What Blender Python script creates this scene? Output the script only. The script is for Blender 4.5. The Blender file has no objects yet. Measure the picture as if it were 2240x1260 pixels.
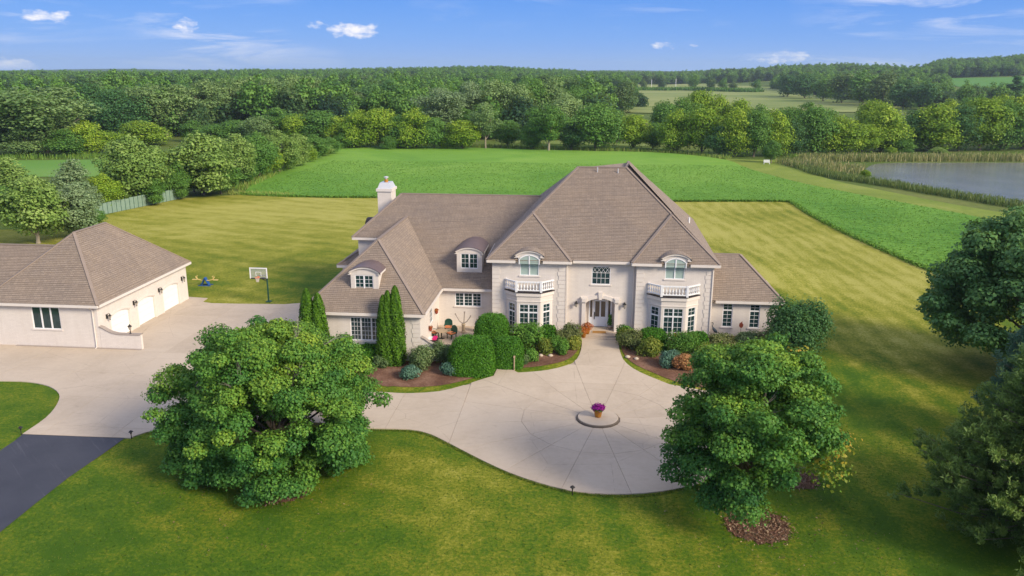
import bpy, bmesh, math, random
import numpy as np
from mathutils import Vector, Matrix
from mathutils.geometry import delaunay_2d_cdt, tessellate_polygon
rnd = random.Random(7)
S = bpy.context.scene
COL = S.collection
R = math.radians
# ---------------------------------------------------------------- camera, sky, sun, exposure
FPX, PITCH, YAW, ROLL, CAMH = 1765.4, 0.2609, 0.09, 0.0036, 24.0
cd = bpy.data.cameras.new('camera'); cam = bpy.data.objects.new('camera', cd); COL.objects.link(cam); S.camera = cam
cd.sensor_width = 36; cd.lens = 36*FPX/2240; cd.clip_start = .5; cd.clip_end = 30000
cam.matrix_world = Matrix.Translation((0, 0, CAMH)) @ Matrix.Rotation(YAW, 4, 'Z') @ Matrix.Rotation(math.pi/2-PITCH, 4, 'X') @ Matrix.Rotation(ROLL, 4, 'Z')
SUN_EL, SUN_AZ = R(29), math.atan2(.84, -.54)       # azimuth measured from +Y towards +X
S.view_settings.view_transform = 'Standard'; S.view_settings.look = 'None'; S.view_settings.gamma = 1
S.view_settings.exposure = 0.77
S.cycles.use_denoising = True
S.cycles.max_bounces = 6; S.cycles.transparent_max_bounces = 8; S.cycles.volume_bounces = 1
sd = bpy.data.lights.new('sun', 'SUN'); sd.energy = 2.9; sd.angle = R(18); sd.color = (1, .87, .69)
sun = bpy.data.objects.new('sun', sd); COL.objects.link(sun)
sdir = Vector((math.sin(SUN_AZ)*math.cos(SUN_EL), math.cos(SUN_AZ)*math.cos(SUN_EL), math.sin(SUN_EL)))
sun.rotation_euler = sdir.to_track_quat('Z', 'Y').to_euler()

def ray(u, v):
    a, b = u-1120, v-630
    x = a*math.cos(ROLL)+b*math.sin(ROLL); y = -a*math.sin(ROLL)+b*math.cos(ROLL)
    r = x/FPX; up = -y/FPX
    yr = math.cos(PITCH)+up*math.sin(PITCH); z = -math.sin(PITCH)+up*math.cos(PITCH)
    return (r*math.cos(YAW)-yr*math.sin(YAW), r*math.sin(YAW)+yr*math.cos(YAW), z)

W = bpy.data.worlds.new('World'); S.world = W; W.use_nodes = True
class NT:
    """tiny node-tree helper"""
    def __init__(s, nt): s.nt = nt
    def n(s, t, **k):
        n = s.nt.nodes.new(t)
        for a, b in k.items(): setattr(n, a, b)
        return n
    def put(s, sock, v):
        if isinstance(v, bpy.types.NodeSocket): s.nt.links.new(v, sock)
        elif v is not None: sock.default_value = (*v, 1) if sock.type == 'RGBA' and len(v) == 3 else v
    def math(s, op, a, b=None, c=None, clamp=False):
        n = s.n('ShaderNodeMath', operation=op); n.use_clamp = clamp
        for i, v in enumerate((a, b, c)): s.put(n.inputs[i], v)
        return n.outputs[0]
    def mix(s, f, a, b, mode='MIX'):
        n = s.n('ShaderNodeMix', data_type='RGBA', blend_type=mode)
        s.put(n.inputs[0], f)
        for i, v in ((6, a), (7, b)):
            s.put(n.inputs[i], (*v, 1) if isinstance(v, tuple) and len(v) == 3 else v)
        return n.outputs[2]
    def ramp(s, f, stops):
        n = s.n('ShaderNodeValToRGB'); s.put(n.inputs[0], f); e = n.color_ramp.elements
        while len(e) < len(stops): e.new(.5)
        for i, (p, c) in enumerate(stops):
            e[i].position = p; e[i].color = (c, c, c, 1) if isinstance(c, (int, float)) else (*c, 1)
        return n.outputs[0]
    def noise(s, vec, scale, detail=3, rough=.5, dist=0):
        n = s.n('ShaderNodeTexNoise'); s.put(n.inputs['Vector'], vec)
        n.inputs['Scale'].default_value = scale; n.inputs['Detail'].default_value = detail
        n.inputs['Roughness'].default_value = rough; n.inputs['Distortion'].default_value = dist
        return n.outputs[0]
    def mapping(s, vec, scale=(1, 1, 1), rot=(0, 0, 0), loc=(0, 0, 0)):
        n = s.n('ShaderNodeMapping'); s.put(n.inputs[0], vec)
        n.inputs['Scale'].default_value = scale; n.inputs['Rotation'].default_value = rot; n.inputs['Location'].default_value = loc
        return n.outputs[0]
    def link(s, a, b): s.nt.links.new(a, b)

w = NT(W.node_tree); W.node_tree.nodes.clear()
sky = w.n('ShaderNodeTexSky', sky_type='NISHITA'); sky.sun_disc = False
sky.sun_elevation = SUN_EL; sky.sun_rotation = SUN_AZ; sky.altitude = 300; sky.air_density = 1.0; sky.dust_density = .3; sky.ozone_density = 4
tc = w.n('ShaderNodeTexCoord'); sx = w.n('ShaderNodeSeparateXYZ'); w.link(tc.outputs['Generated'], sx.inputs[0])
X_, Y_, Z_ = sx.outputs
az = w.math('ARCTAN2', X_, Y_); el = w.math('ARCSINE', Z_)
comb = w.n('ShaderNodeCombineXYZ'); w.link(az, comb.inputs[0]); w.link(el, comb.inputs[1])
ae = comb.outputs[0]
K_ = .80/.12
grad = w.n('ShaderNodeValToRGB'); w.link(w.math('DIVIDE', el, math.pi/2, clamp=True), grad.inputs[0]); ge = grad.color_ramp.elements
ST = [(0, (.145, .285, .62)), (.025, (.085, .235, .61)), (.06, (.038, .180, .58)), (.30, (.035, .145, .48)), (1, (.03, .12, .40))]
while len(ge) < len(ST): ge.new(.5)
for i, (p_, c_) in enumerate(ST): ge[i].position = p_; ge[i].color = (*c_, 1)
g1 = w.n('ShaderNodeVectorMath', operation='SCALE'); w.link(grad.outputs[0], g1.inputs[0]); g1.inputs['Scale'].default_value = K_
g2_ = w.n('ShaderNodeVectorMath', operation='SCALE'); w.link(sky.outputs[0], g2_.inputs[0]); g2_.inputs['Scale'].default_value = .085
g3 = w.n('ShaderNodeVectorMath', operation='ADD'); w.link(g1.outputs[0], g3.inputs[0]); w.link(g2_.outputs[0], g3.inputs[1]); skyc = g3.outputs[0]
def azel(u, v):
    x, y, z = ray(u, v); l = math.sqrt(x*x+y*y+z*z)
    return math.atan2(x, y), math.asin(z/l)
blobs = [(105, 34, 46, 15, 1), (405, 56, 30, 15, .9), (772, 66, 60, 16, 1.25), (700, 54, 34, 8, .8), (20, 146, 44, 18, 1.5), (1450, 100, 34, 9, .9), (1517, 100, 14, 5, .7),
         (1710, 125, 78, 12, .75)]
fine = w.noise(w.mapping(ae, (1, 2.0, 1)), 60, 5, .6)
cl = None
for (u, v, ru, rv, st) in blobs:
    a0, e0 = azel(u, v)
    dx = w.math('DIVIDE', w.math('SUBTRACT', az, a0), ru/FPX*1.05); dy = w.math('DIVIDE', w.math('SUBTRACT', el, e0), rv/FPX*1.05)
    d = w.math('ADD', w.math('MULTIPLY', dx, dx), w.math('MULTIPLY', dy, dy))
    g_ = w.math('MULTIPLY', w.math('SUBTRACT', 1.25, d), st)
    g_ = w.math('ADD', g_, w.math('MULTIPLY', w.math('SUBTRACT', fine, .62), 4.2))
    g_ = w.math('MULTIPLY', g_, .8, clamp=True)
    cl = g_ if cl is None else w.math('MAXIMUM', cl, g_)
# thin cirrus streaks, everywhere above the horizon, thickest towards the right
ci = w.noise(w.mapping(ae, (1, 7.5, 1), rot=(0, 0, R(-3))), 5.2, 8, .66, .6)
cov = w.noise(w.mapping(ae, (1.6, 4, 1), loc=(.3, .1, 0)), 2.3, 2, .5)
ci = w.math('MULTIPLY', w.math('SUBTRACT', ci, .50), 5.0, clamp=True)
azw = w.math('MULTIPLY', w.math('SUBTRACT', az, .13), 5.0, clamp=True)
cov = w.math('MULTIPLY', w.math('SUBTRACT', w.math('ADD', cov, w.math('MULTIPLY', azw, .20)), .50), 6, clamp=True)
ci = w.math('MULTIPLY', w.math('MULTIPLY', ci, cov), .62)
cl = w.math('MAXIMUM', cl, ci)
hi = w.noise(w.mapping(tc.outputs['Generated'], (1, 1, 2.2)), 3.0, 7, .6, .4)  # unseen clouds above the view, added to raise the ambient light
hi = w.math('MULTIPLY', w.math('SUBTRACT', hi, .33), 3.4, clamp=True)
hi = w.math('MULTIPLY', hi, w.math('MULTIPLY', w.math('SUBTRACT', el, .12), 2.6, clamp=True))
cl = w.math('MAXIMUM', cl, w.math('MULTIPLY', hi, .9))
cl = w.math('MULTIPLY', cl, w.math('MULTIPLY', el, 80, clamp=True))
skyc = w.mix(w.math('MULTIPLY', cl, .9), skyc, (5.9, 5.6, 5.5))
bg = w.n('ShaderNodeBackground'); w.link(skyc, bg.inputs[0]); bg.inputs[1].default_value = .12
wo = w.n('ShaderNodeOutputWorld'); w.link(bg.outputs[0], wo.inputs[0])

# ---------------------------------------------------------------- terrain height
def sst(a, b, x):
    t = min(1, max(0, (x-a)/(b-a))); return t*t*(3-2*t)
HP = [(-70, 2), (-32, 4), (-28, 6), (-20, 10), (-13, 15), (-6.5, 19), (-3, 13), (1.5, 8), (5, 8), (9, 14), (14, 24), (20, 32), (28, 44), (40, 52), (70, 30), (110, 5)]
def gz(x, y):
    m = .75*sst(-33, -24, x)*sst(30, 21, x)*sst(56, 70, y)*sst(118, 98, y)
    D = math.hypot(x, y)
    if D < 450: return m
    a = math.degrees(math.atan2(x, y))
    hm = 2
    for (a0, h0), (a1, h1) in zip(HP, HP[1:]):
        if a0 <= a <= a1: hm = h0+(h1-h0)*sst(a0, a1, a)
    near = 650 if a > 0 else 480
    return m+hm*sst(near, 2000, D)*(1-.5*sst(2600, 5500, D))
def at(u, v):
    """ground point on the line of sight of survey mark (u, v)"""
    d = ray(u, v); t = 30.
    while t < 7000:
        x, y, z = d[0]*t, d[1]*t, CAMH+d[2]*t
        h = z-gz(x, y)
        if h < .02: break
        t += max(.02, h*1.0 if t < 400 else min(h, 12)*.9)
    return (x, y)
def aty(u, v, Y):
    d = ray(u, v); t = Y/d[1]; return d[0]*t, CAMH+d[2]*t
def atx(u, v, X):
    d = ray(u, v); t = X/d[0]; return d[1]*t, CAMH+d[2]*t
def P(*q): return [at(*p) for p in q]

# ---------------------------------------------------------------- materials
def mat(name, build, rough=.8, spec=.3):
    m = bpy.data.materials.new(name); m.use_nodes = True; nt = m.node_tree
    b = nt.nodes['Principled BSDF']; b.inputs['Roughness'].default_value = rough; b.inputs['Specular IOR Level'].default_value = spec
    t = NT(nt); t.b = b
    if isinstance(build, tuple): b.inputs['Base Color'].default_value = (*build, 1)
    else:
        c = build(t)
        if c is not None: t.put(b.inputs['Base Color'], c)
    return m
def objco(t): return t.n('ShaderNodeTexCoord').outputs['Object']
def pos(t): return t.n('ShaderNodeNewGeometry').outputs['Position']
def uvco(t): return t.n('ShaderNodeTexCoord').outputs['UV']
def bump(t, h, s=.3, dist=.02):
    n = t.n('ShaderNodeBump'); n.inputs['Strength'].default_value = s; n.inputs['Distance'].default_value = dist
    t.put(n.inputs['Height'], h); t.link(n.outputs[0], t.b.inputs['Normal'])
def m_lawn(t):
    p = pos(t)
    big = t.noise(p, .045, 3, .55, .4); med = t.noise(p, .45, 6, .72, .3); fin = t.noise(p, 4.5, 6, .82); vf = t.noise(p, 24, 3, .8)
    s = t.n('ShaderNodeSeparateXYZ'); t.link(p, s.inputs[0])
    x, y = s.outputs[0], s.outputs[1]
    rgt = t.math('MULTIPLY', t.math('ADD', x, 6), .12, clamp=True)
    lit_tint = t.math('ADD', t.math('MULTIPLY', t.math('MULTIPLY', t.math('SUBTRACT', y, 68), .035, clamp=True), rgt), t.math('MULTIPLY', t.math('MULTIPLY', t.math('SUBTRACT', y, 82), .027, clamp=True), t.math('SUBTRACT', 1, rgt)))  # sunlit gold of the back and right lawn, put into the grass colour
    # mowing stripes: lengthwise on the right, slanting on the left
    warp = t.math('MULTIPLY', t.noise(p, .06, 1), 5)
    def stripes(ax, ay, sc, k):
        q = t.math('ADD', t.math('MULTIPLY', x, ax), t.math('MULTIPLY', y, ay))
        return t.math('MULTIPLY', t.math('SINE', t.math('MULTIPLY', t.math('ADD', q, warp), sc)), k)
    rgt = t.math('MULTIPLY', t.math('ADD', x, 6), .12, clamp=True)
    stA = t.math('ADD', stripes(.993, .12, 2.5, .075), stripes(.97, .22, 1.3, .035)); stB = t.math('ADD', stripes(.42, .91, 1.9, .05), stripes(.2, .98, 1.13, .04))
    st = t.math('ADD', t.math('MULTIPLY', stA, rgt), t.math('MULTIPLY', stB, t.math('SUBTRACT', 1, rgt)))
    sL = t.noise(t.mapping(p, (.22, 1, 1), rot=(0, 0, R(22))), 1.1, 5, .72); sR = t.noise(t.mapping(p, (1, .14, 1), rot=(0, 0, R(-7))), 1.3, 5, .72)
    strk = t.math('ADD', t.math('MULTIPLY', sR, rgt), t.math('MULTIPLY', sL, t.math('SUBTRACT', 1, rgt)))
    st = t.math('ADD', st, t.math('MULTIPLY', t.math('SUBTRACT', strk, .5), t.math('MULTIPLY', lit_tint, .65)))
    f = t.math('ADD', t.math('MULTIPLY', t.math('SUBTRACT', big, .5), t.math('SUBTRACT', 2.1, t.math('MULTIPLY', lit_tint, .9))), t.math('MULTIPLY', t.math('SUBTRACT', med, .5), t.math('SUBTRACT', 1.3, t.math('MULTIPLY', lit_tint, .7))))
    f = t.math('ADD', f, t.math('MULTIPLY', t.math('SUBTRACT', fin, .5), 2.3))
    f = t.math('ADD', f, t.math('MULTIPLY', st, 1.2))
    f = t.math('ADD', t.math('ADD', f, .33), t.math('MULTIPLY', lit_tint, .52))
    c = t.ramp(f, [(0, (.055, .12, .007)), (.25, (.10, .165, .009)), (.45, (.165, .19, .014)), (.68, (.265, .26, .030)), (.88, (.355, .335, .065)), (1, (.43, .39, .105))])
    c = t.mix(t.math('MULTIPLY', t.math('SUBTRACT', vf, .40), 2.2, clamp=True), c, (.25, .36, .06), 'SOFT_LIGHT')
    h = t.math('ADD', t.math('MULTIPLY', vf, .5), fin)
    bump(t, h, .7, .06)
    return c
M = {}
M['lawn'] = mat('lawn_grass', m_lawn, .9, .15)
def m_meadow(t):
    p = pos(t); a = t.noise(p, .02, 4, .6, .5); b = t.noise(p, .6, 5, .7)
    c = t.ramp(t.math('ADD', t.math('MULTIPLY', a, .7), t.math('MULTIPLY', b, .35)), [(.3, (.05, .10, .018)), (.5, (.10, .15, .03)), (.7, (.19, .21, .06))])
    bump(t, b, .8, .3); return c
M['meadow'] = mat('rough_meadow', m_meadow, .95, .1)
def m_path(t):
    p = pos(t); a = t.noise(p, .08, 4, .6, .5); b = t.noise(p, 1.2, 5, .7)
    c = t.ramp(t.math('ADD', t.math('MULTIPLY', a, .6), t.math('MULTIPLY', b, .4)), [(.3, (.13, .20, .03)), (.55, (.22, .28, .05)), (.75, (.32, .33, .10))])
    bump(t, b, .5, .1); return c
M['pathgrass'] = mat('mown_path_grass', m_path, .95, .1)
def m_crop(t):
    p = pos(t); a = t.noise(p, .03, 3, .6, .8); b = t.noise(p, 2.2, 5, .8); c2 = t.noise(t.mapping(p, (1, 6, 1), rot=(0, 0, R(12))), .12, 4, .6)
    f = t.math('ADD', t.math('ADD', t.math('MULTIPLY', a, .50), t.math('MULTIPLY', b, .25)), t.math('MULTIPLY', c2, .25))
    s_ = t.n('ShaderNodeSeparateXYZ'); t.link(p, s_.inputs[0]); f = t.math('ADD', f, t.math('MULTIPLY', t.math('SUBTRACT', t.math('MULTIPLY', t.math('SUBTRACT', s_.outputs[1], 130), .012, clamp=True), .5), .16))
    rw = t.math('SINE', t.math('MULTIPLY', t.math('ADD', t.math('MULTIPLY', s_.outputs[0], .35), t.math('ADD', t.math('MULTIPLY', s_.outputs[1], .94), t.math('MULTIPLY', t.noise(p, .03, 2), 6))), 3.6)); f = t.math('ADD', f, t.math('MULTIPLY', rw, .045))
    c = t.ramp(f, [(.30, (.06, .19, .016)), (.44, (.115, .27, .026)), (.58, (.17, .34, .038)), (.74, (.24, .40, .06))])
    bump(t, b, .6, .2); return c
M['crop'] = mat('bean_crop', m_crop, .85, .2)
def m_far(c1, c2):
    def f(t):
        p = pos(t); a = t.noise(t.mapping(p, (1, 2.5, 1)), .008, 5, .6, .5)
        return t.mix(t.math('MULTIPLY', t.math('SUBTRACT', a, .35), 3, clamp=True), c1, c2)
    return f
M['hay'] = mat('hay_meadow', m_far((.17, .23, .06), (.33, .35, .13)), .95, .1)
M['bluegreen'] = mat('distant_crop', m_far((.08, .22, .04), (.12, .26, .05)), .95, .1)
M['nearcrop'] = mat('young_crop', m_far((.12, .27, .05), (.18, .31, .07)), .95, .1)
M['hill'] = mat('wooded_ridge', m_far((.02, .06, .03), (.05, .10, .04)), .95, .1)
def m_conc(t):
    p = pos(t); a = t.noise(p, .18, 5, .65, .6); b = t.noise(p, 2.5, 5, .7); c_ = t.noise(t.mapping(p, (1, 3, 1), rot=(0, 0, .5)), .5, 5, .7, 1.5)
    oi = t.n('ShaderNodeObjectInfo').outputs['Random']
    f = t.math('ADD', t.math('MULTIPLY', a, .55), t.math('ADD', t.math('MULTIPLY', b, .25), t.math('MULTIPLY', oi, .10)))
    c = t.ramp(f, [(.28, (.43, .35, .26)), (.5, (.53, .44, .335)), (.72, (.59, .50, .39))])
    st = t.math('MULTIPLY', t.math('SUBTRACT', c_, .60), 5, clamp=True)
    c = t.mix(t.math('MULTIPLY', st, .50), c, (.27, .21, .16)); tr_ = t.noise(t.mapping(p, (.25, 1.6, 1), rot=(0, 0, -.35)), .8, 6, .75, 1); c = t.mix(t.math('MULTIPLY', t.math('SUBTRACT', tr_, .60), 2.2, clamp=True), c, (.30, .24, .19))
    vor = t.n('ShaderNodeTexVoronoi', feature='DISTANCE_TO_EDGE'); t.link(t.mapping(p, (1, 1, 1)), vor.inputs['Vector']); vor.inputs['Scale'].default_value = .17; ck = t.math('LESS_THAN', t.math('ADD', vor.outputs['Distance'], t.math('MULTIPLY', t.noise(p, 1.5, 4), .02)), .0125); c = t.mix(t.math('MULTIPLY', ck, .22), c, (.16, .12, .10))
    bump(t, t.noise(p, 30, 3), .2, .01); return c
M['concrete'] = mat('driveway_concrete', m_conc, .85, .25)
M['joint'] = mat('joint_filler', (.38, .31, .24), .95, .1)
def m_asph(t):
    p = pos(t); a = t.noise(p, .5, 4, .6); b = t.noise(p, 25, 3, .7)
    ang = R(42)
    v = t.mapping(p, (1, 1, 1), rot=(0, 0, ang)); s1 = t.noise(t.mapping(v, (.10, 2.2, 1)), 1.3, 8, .8, .5)
    c = t.mix(a, (.016, .019, .028), (.055, .058, .074))
    st = t.math('MULTIPLY', t.math('SUBTRACT', s1, .57), 6, clamp=True)
    c = t.mix(t.math('MULTIPLY', st, .6), c, (.20, .195, .21))
    c = t.mix(t.math('MULTIPLY', b, .3), c, (.12, .12, .14)); bump(t, b, .4, .01); return c
M['asphalt'] = mat('sealed_asphalt', m_asph, .6, .35)
def m_mulch(t):
    p = pos(t); a = t.noise(p, .6, 3); b = t.noise(t.mapping(p, (1, 1.8, 1)), 5, 6, .85)
    c = t.ramp(t.math('ADD', t.math('MULTIPLY', a, .4), t.math('MULTIPLY', b, .6)), [(.32, (.075, .038, .026)), (.5, (.20, .105, .068)), (.64, (.36, .22, .15))])
    bump(t, b, 1, .12); return c
M['mulch'] = mat('bark_mulch', m_mulch, .95, .1)
def m_wall(t):
    uv = uvco(t); p = pos(t)
    n = t.n('ShaderNodeTexBrick'); t.link(uv, n.inputs['Vector'])
    n.inputs['Color1'].default_value = (.76, .70, .635, 1); n.inputs['Color2'].default_value = (.71, .65, .59, 1); n.inputs['Mortar'].default_value = (.64, .58, .53, 1)
    n.inputs['Scale'].default_value = 1; n.inputs['Brick Width'].default_value = .41; n.inputs['Row Height'].default_value = .13
    n.inputs['Mortar Size'].default_value = .008; n.inputs['Bias'].default_value = -.2
    a = t.noise(p, .5, 5, .65); c = t.mix(t.math('MULTIPLY', t.math('SUBTRACT', a, .4), 1.2, clamp=True), n.outputs[0], (.69, .635, .565))
    c = t.mix(t.math('MULTIPLY', t.noise(t.mapping(p, (3, 3, .4)), 1, 4), .25), c, (.48, .42, .36), 'MULTIPLY')
    bump(t, n.outputs['Fac'], -.5, .008); return c
M['wall'] = mat('cream_brick', m_wall, .85, .2)
M['trim'] = mat('cream_trim', lambda t: t.mix(t.noise(pos(t), 2, 3), (.69, .62, .555), (.75, .69, .62)), .6, .3)
M['white'] = mat('white_paint', (.82, .82, .82), .4, .4)
M['doorwhite'] = mat('garage_white', lambda t: t.mix(t.noise(pos(t), 1.2, 3), (.80, .78, .75), (.86, .85, .83)), .45, .4)
M['blue_white'] = mat('door_paint', (.72, .77, .84), .35, .4)
def m_shin(t):
    uv = uvco(t); p = pos(t)
    n = t.n('ShaderNodeTexBrick'); t.link(uv, n.inputs['Vector'])
    n.inputs['Color1'].default_value = (.345, .277, .218, 1); n.inputs['Color2'].default_value = (.265, .212, .168, 1); n.inputs['Mortar'].default_value = (.16, .13, .108, 1)
    n.inputs['Scale'].default_value = 1; n.inputs['Brick Width'].default_value = .34; n.inputs['Row Height'].default_value = .2
    n.inputs['Mortar Size'].default_value = .012; n.inputs['Bias'].default_value = 0
    c = t.mix(t.math('MULTIPLY', t.math('SUBTRACT', t.noise(p, .35, 5, .7), .35), 2.4, clamp=True), n.outputs[0], (.66, .62, .56), 'SOFT_LIGHT')
    c = t.mix(t.math('MULTIPLY', t.noise(uv, 4.0, 4, .8), .5), c, (.17, .14, .118))
    bump(t, t.noise(p, 40, 3), .4, .01); return c
M['shingle'] = mat('asphalt_shingle', m_shin, .9, .15)
M['cap'] = mat('ridge_cap_shingle', lambda t: t.mix(t.noise(pos(t), 3, 4), (.24, .19, .155), (.31, .25, .205)), .9, .15)
M['bronze'] = mat('bronze_roof_metal', lambda t: t.mix(t.noise(pos(t), 1.5, 4), (.11, .075, .07), (.18, .13, .12)), .5, .4)
M['dark'] = mat('dark_flashing', (.035, .028, .03), .6, .3)
def m_glass(c0, c1):
    def f(t):
        return t.mix(t.noise(pos(t), 1.6, 3, .6, 1.5), c0, c1)
    return f
M['glass'] = mat('window_glass', m_glass((.004, .012, .014), (.03, .075, .075)), .06, .7)
M['glass_blind'] = mat('window_glass_with_blind', m_glass((.30, .42, .38), (.42, .50, .46)), .1, .6)
M['door_glass'] = mat('door_glass', m_glass((.06, .045, .03), (.13, .10, .075)), .12, .6)
M['black'] = mat('black_metal', (.02, .018, .016), .5, .4)
M['lampglass'] = mat('lantern_glass', (.32, .29, .24), .3, .5)
M['darkgreen'] = mat('dark_green_paint', (.012, .07, .045), .5, .4)
M['stone'] = mat('step_stone', lambda t: t.mix(t.noise(pos(t), 3, 5, .7), (.42, .34, .25), (.56, .46, .36)), .85, .2)
M['capstone'] = mat('cap_stone', lambda t: t.mix(t.noise(pos(t), 4, 4), (.30, .25, .21), (.42, .36, .31)), .85, .2)
M['terra'] = mat('terracotta', lambda t: t.mix(t.noise(objco(t), 6, 4), (.34, .13, .015), (.50, .22, .03)), .6, .3)
M['galv'] = mat('galvanised_metal', (.55, .56, .58), .35, .6)
M['wood'] = mat('pale_wood', (.45, .34, .22), .8, .2)
M['orange'] = mat('orange_cushion', lambda t: t.mix(t.noise(objco(t), 9, 2), (.62, .16, .06), (.75, .33, .16)), .9, .1)
M['pink'] = mat('pink_cloth', (.60, .02, .16), .9, .1)
M['mat'] = mat('coir_mat', lambda t: t.mix(t.noise(objco(t), 20, 2), (.30, .13, .02), (.45, .24, .07)), .95, .1)
M['bluepaint'] = mat('blue_plastic', (.015, .08, .28), .5, .4)
M['yellowpaint'] = mat('yellow_plastic', (.70, .50, .18), .5, .4)
M['red'] = mat('rust_red_metal', (.28, .06, .03), .7, .3)
M['heron'] = mat('slate_metal', (.09, .12, .14), .6, .4)
M['net'] = mat('net_cord', (.75, .68, .6), .9, .1)
M['rim'] = mat('orange_rim', (.75, .15, .05), .5, .4)
M['clear'] = mat('clear_board', lambda t: (t.b.inputs['Alpha'].__setattr__('default_value', .25), (.55, .6, .58))[1], .1, .6)
def m_fence(t): return t.mix(t.noise(objco(t), 2, 3), (.16, .24, .18), (.25, .34, .27))
M['fence'] = mat('green_fence_screen', m_fence, .8, .2)
def m_bark(c0, c1):
    def f(t):
        n = t.noise(t.mapping(objco(t), (1, 1, .25)), 9, 5, .7); bump(t, n, .8, .05); return t.mix(n, c0, c1)
    return f
M['bark'] = mat('grey_bark', m_bark((.09, .07, .055), (.24, .20, .16)), .95, .1)
M['palebark'] = mat('pale_bark', m_bark((.22, .18, .13), (.42, .36, .28)), .95, .1)
M['twig'] = mat('dead_twig_bark', m_bark((.24, .20, .17), (.40, .35, .30)), .95, .1)
def m_water(t):
    p = pos(t); n = t.noise(t.mapping(p, (1, 3, 1)), 1.1, 4, .65); bump(t, n, .4, .15)
    return t.mix(t.noise(p, .05, 4, .6, 1), (.08, .09, .075), (.30, .31, .29))
M['water'] = mat('pond_water', m_water, .12, .7)
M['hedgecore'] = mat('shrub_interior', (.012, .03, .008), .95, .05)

def leafmat(name, cols, trans=.3, rough=.55, spread=.22):
    """foliage: colour by each leaf's own tint attribute, slightly by individual"""
    m = bpy.data.materials.new(name); m.use_nodes = True; t = NT(m.node_tree); t.nt.nodes.clear()
    at_ = t.n('ShaderNodeAttribute', attribute_name='tint'); oi = t.n('ShaderNodeObjectInfo')
    f = t.math('ADD', at_.outputs['Fac'], t.math('MULTIPLY', t.math('SUBTRACT', oi.outputs['Random'], .5), spread), clamp=True)
    c = t.ramp(f, [(i/(len(cols)-1), col) for i, col in enumerate(cols)])
    d = t.n('ShaderNodeBsdfPrincipled'); t.link(c, d.inputs['Base Color']); d.inputs['Roughness'].default_value = rough; d.inputs['Specular IOR Level'].default_value = .25
    tr = t.n('ShaderNodeBsdfTranslucent'); t.link(t.mix(.5, c, (.30, .40, .04)), tr.inputs[0])
    mx = t.n('ShaderNodeMixShader'); mx.inputs[0].default_value = trans
    t.link(d.outputs[0], mx.inputs[1]); t.link(tr.outputs[0], mx.inputs[2])
    o = t.n('ShaderNodeOutputMaterial'); t.link(mx.outputs[0], o.inputs[0]); return m
L = {}
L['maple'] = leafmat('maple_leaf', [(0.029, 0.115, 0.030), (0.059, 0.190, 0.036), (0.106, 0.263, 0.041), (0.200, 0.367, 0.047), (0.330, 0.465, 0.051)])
L['mapleturn'] = leafmat('turning_leaf', [(0.130, 0.250, 0.025), (0.450, 0.350, 0.040), (0.600, 0.280, 0.060)])
L['round'] = leafmat('green_leaf', [(0.060, 0.165, 0.033), (0.120, 0.270, 0.045), (0.210, 0.375, 0.068)])
L['bright'] = leafmat('bright_leaf', [(0.108, 0.230, 0.019), (0.230, 0.378, 0.027), (0.446, 0.567, 0.054)])
L['cotton'] = leafmat('cottonwood_leaf', [(0.115, 0.223, 0.068), (0.230, 0.351, 0.115), (0.378, 0.513, 0.189)])
L['dark'] = leafmat('dark_leaf', [(0.031, 0.109, 0.037), (0.070, 0.186, 0.056), (0.132, 0.264, 0.078)])
L['farwood'] = leafmat('far_wood_leaf', [(.014, .050, .030), (.028, .085, .036), (.055, .13, .042), (.10, .18, .055), (.16, .23, .08)], .3, .6, .95)
L['litter'] = leafmat('bark_and_leaf_litter', [(.10, .05, .035), (.25, .14, .09), (.45, .34, .22)], .05)
L['grey'] = leafmat('willow_leaf', [(0.130, 0.221, 0.098), (0.234, 0.338, 0.156), (0.351, 0.455, 0.221)])
L['oak'] = leafmat('oak_leaf', [(0.054, 0.152, 0.045), (0.106, 0.242, 0.071), (0.192, 0.349, 0.097)])
L['pine'] = leafmat('pine_needle', [(0.060, 0.114, 0.037), (0.122, 0.209, 0.056), (0.219, 0.323, 0.087), (0.364, 0.499, 0.125)], .25, .6)
L['olive'] = leafmat('russian_olive_leaf', [(0.110, 0.216, 0.044), (0.235, 0.370, 0.074), (0.439, 0.570, 0.162)])
L['arbor'] = leafmat('arborvitae_spray', [(0.036, 0.108, 0.006), (0.081, 0.198, 0.008), (0.153, 0.306, 0.014)], .2)
L['yew'] = leafmat('yew_needle', [(0.023, 0.097, 0.007), (0.063, 0.206, 0.013), (0.138, 0.335, 0.024)], .15)
L['euon'] = leafmat('euonymus_leaf', [(0.091, 0.156, 0.026), (0.221, 0.286, 0.039), (0.468, 0.442, 0.078)])
L['lilac'] = leafmat('viburnum_leaf', [(0.042, 0.140, 0.020), (0.119, 0.280, 0.035), (0.238, 0.420, 0.070)])
L['sage'] = leafmat('grey_green_leaf', [(0.070, 0.140, 0.049), (0.154, 0.238, 0.084), (0.336, 0.406, 0.182)])
L['blue'] = leafmat('blue_juniper', [(0.042, 0.112, 0.077), (0.091, 0.196, 0.126), (0.154, 0.266, 0.168)], .1)
L['spirea'] = leafmat('bronze_leaf', [(0.360, 0.156, 0.072), (0.576, 0.288, 0.120), (0.480, 0.396, 0.120)])
L['brownish'] = leafmat('brown_tipped_leaf', [(0.078, 0.125, 0.038), (0.157, 0.191, 0.063), (0.291, 0.294, 0.113)])
L['purple'] = leafmat('purple_petal', [(0.200, 0.002, 0.160), (0.400, 0.005, 0.330)], .2)
L['mum'] = leafmat('rust_petal', [(0.220, 0.030, 0.010), (0.450, 0.100, 0.020), (0.600, 0.280, 0.030)], .2)
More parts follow.
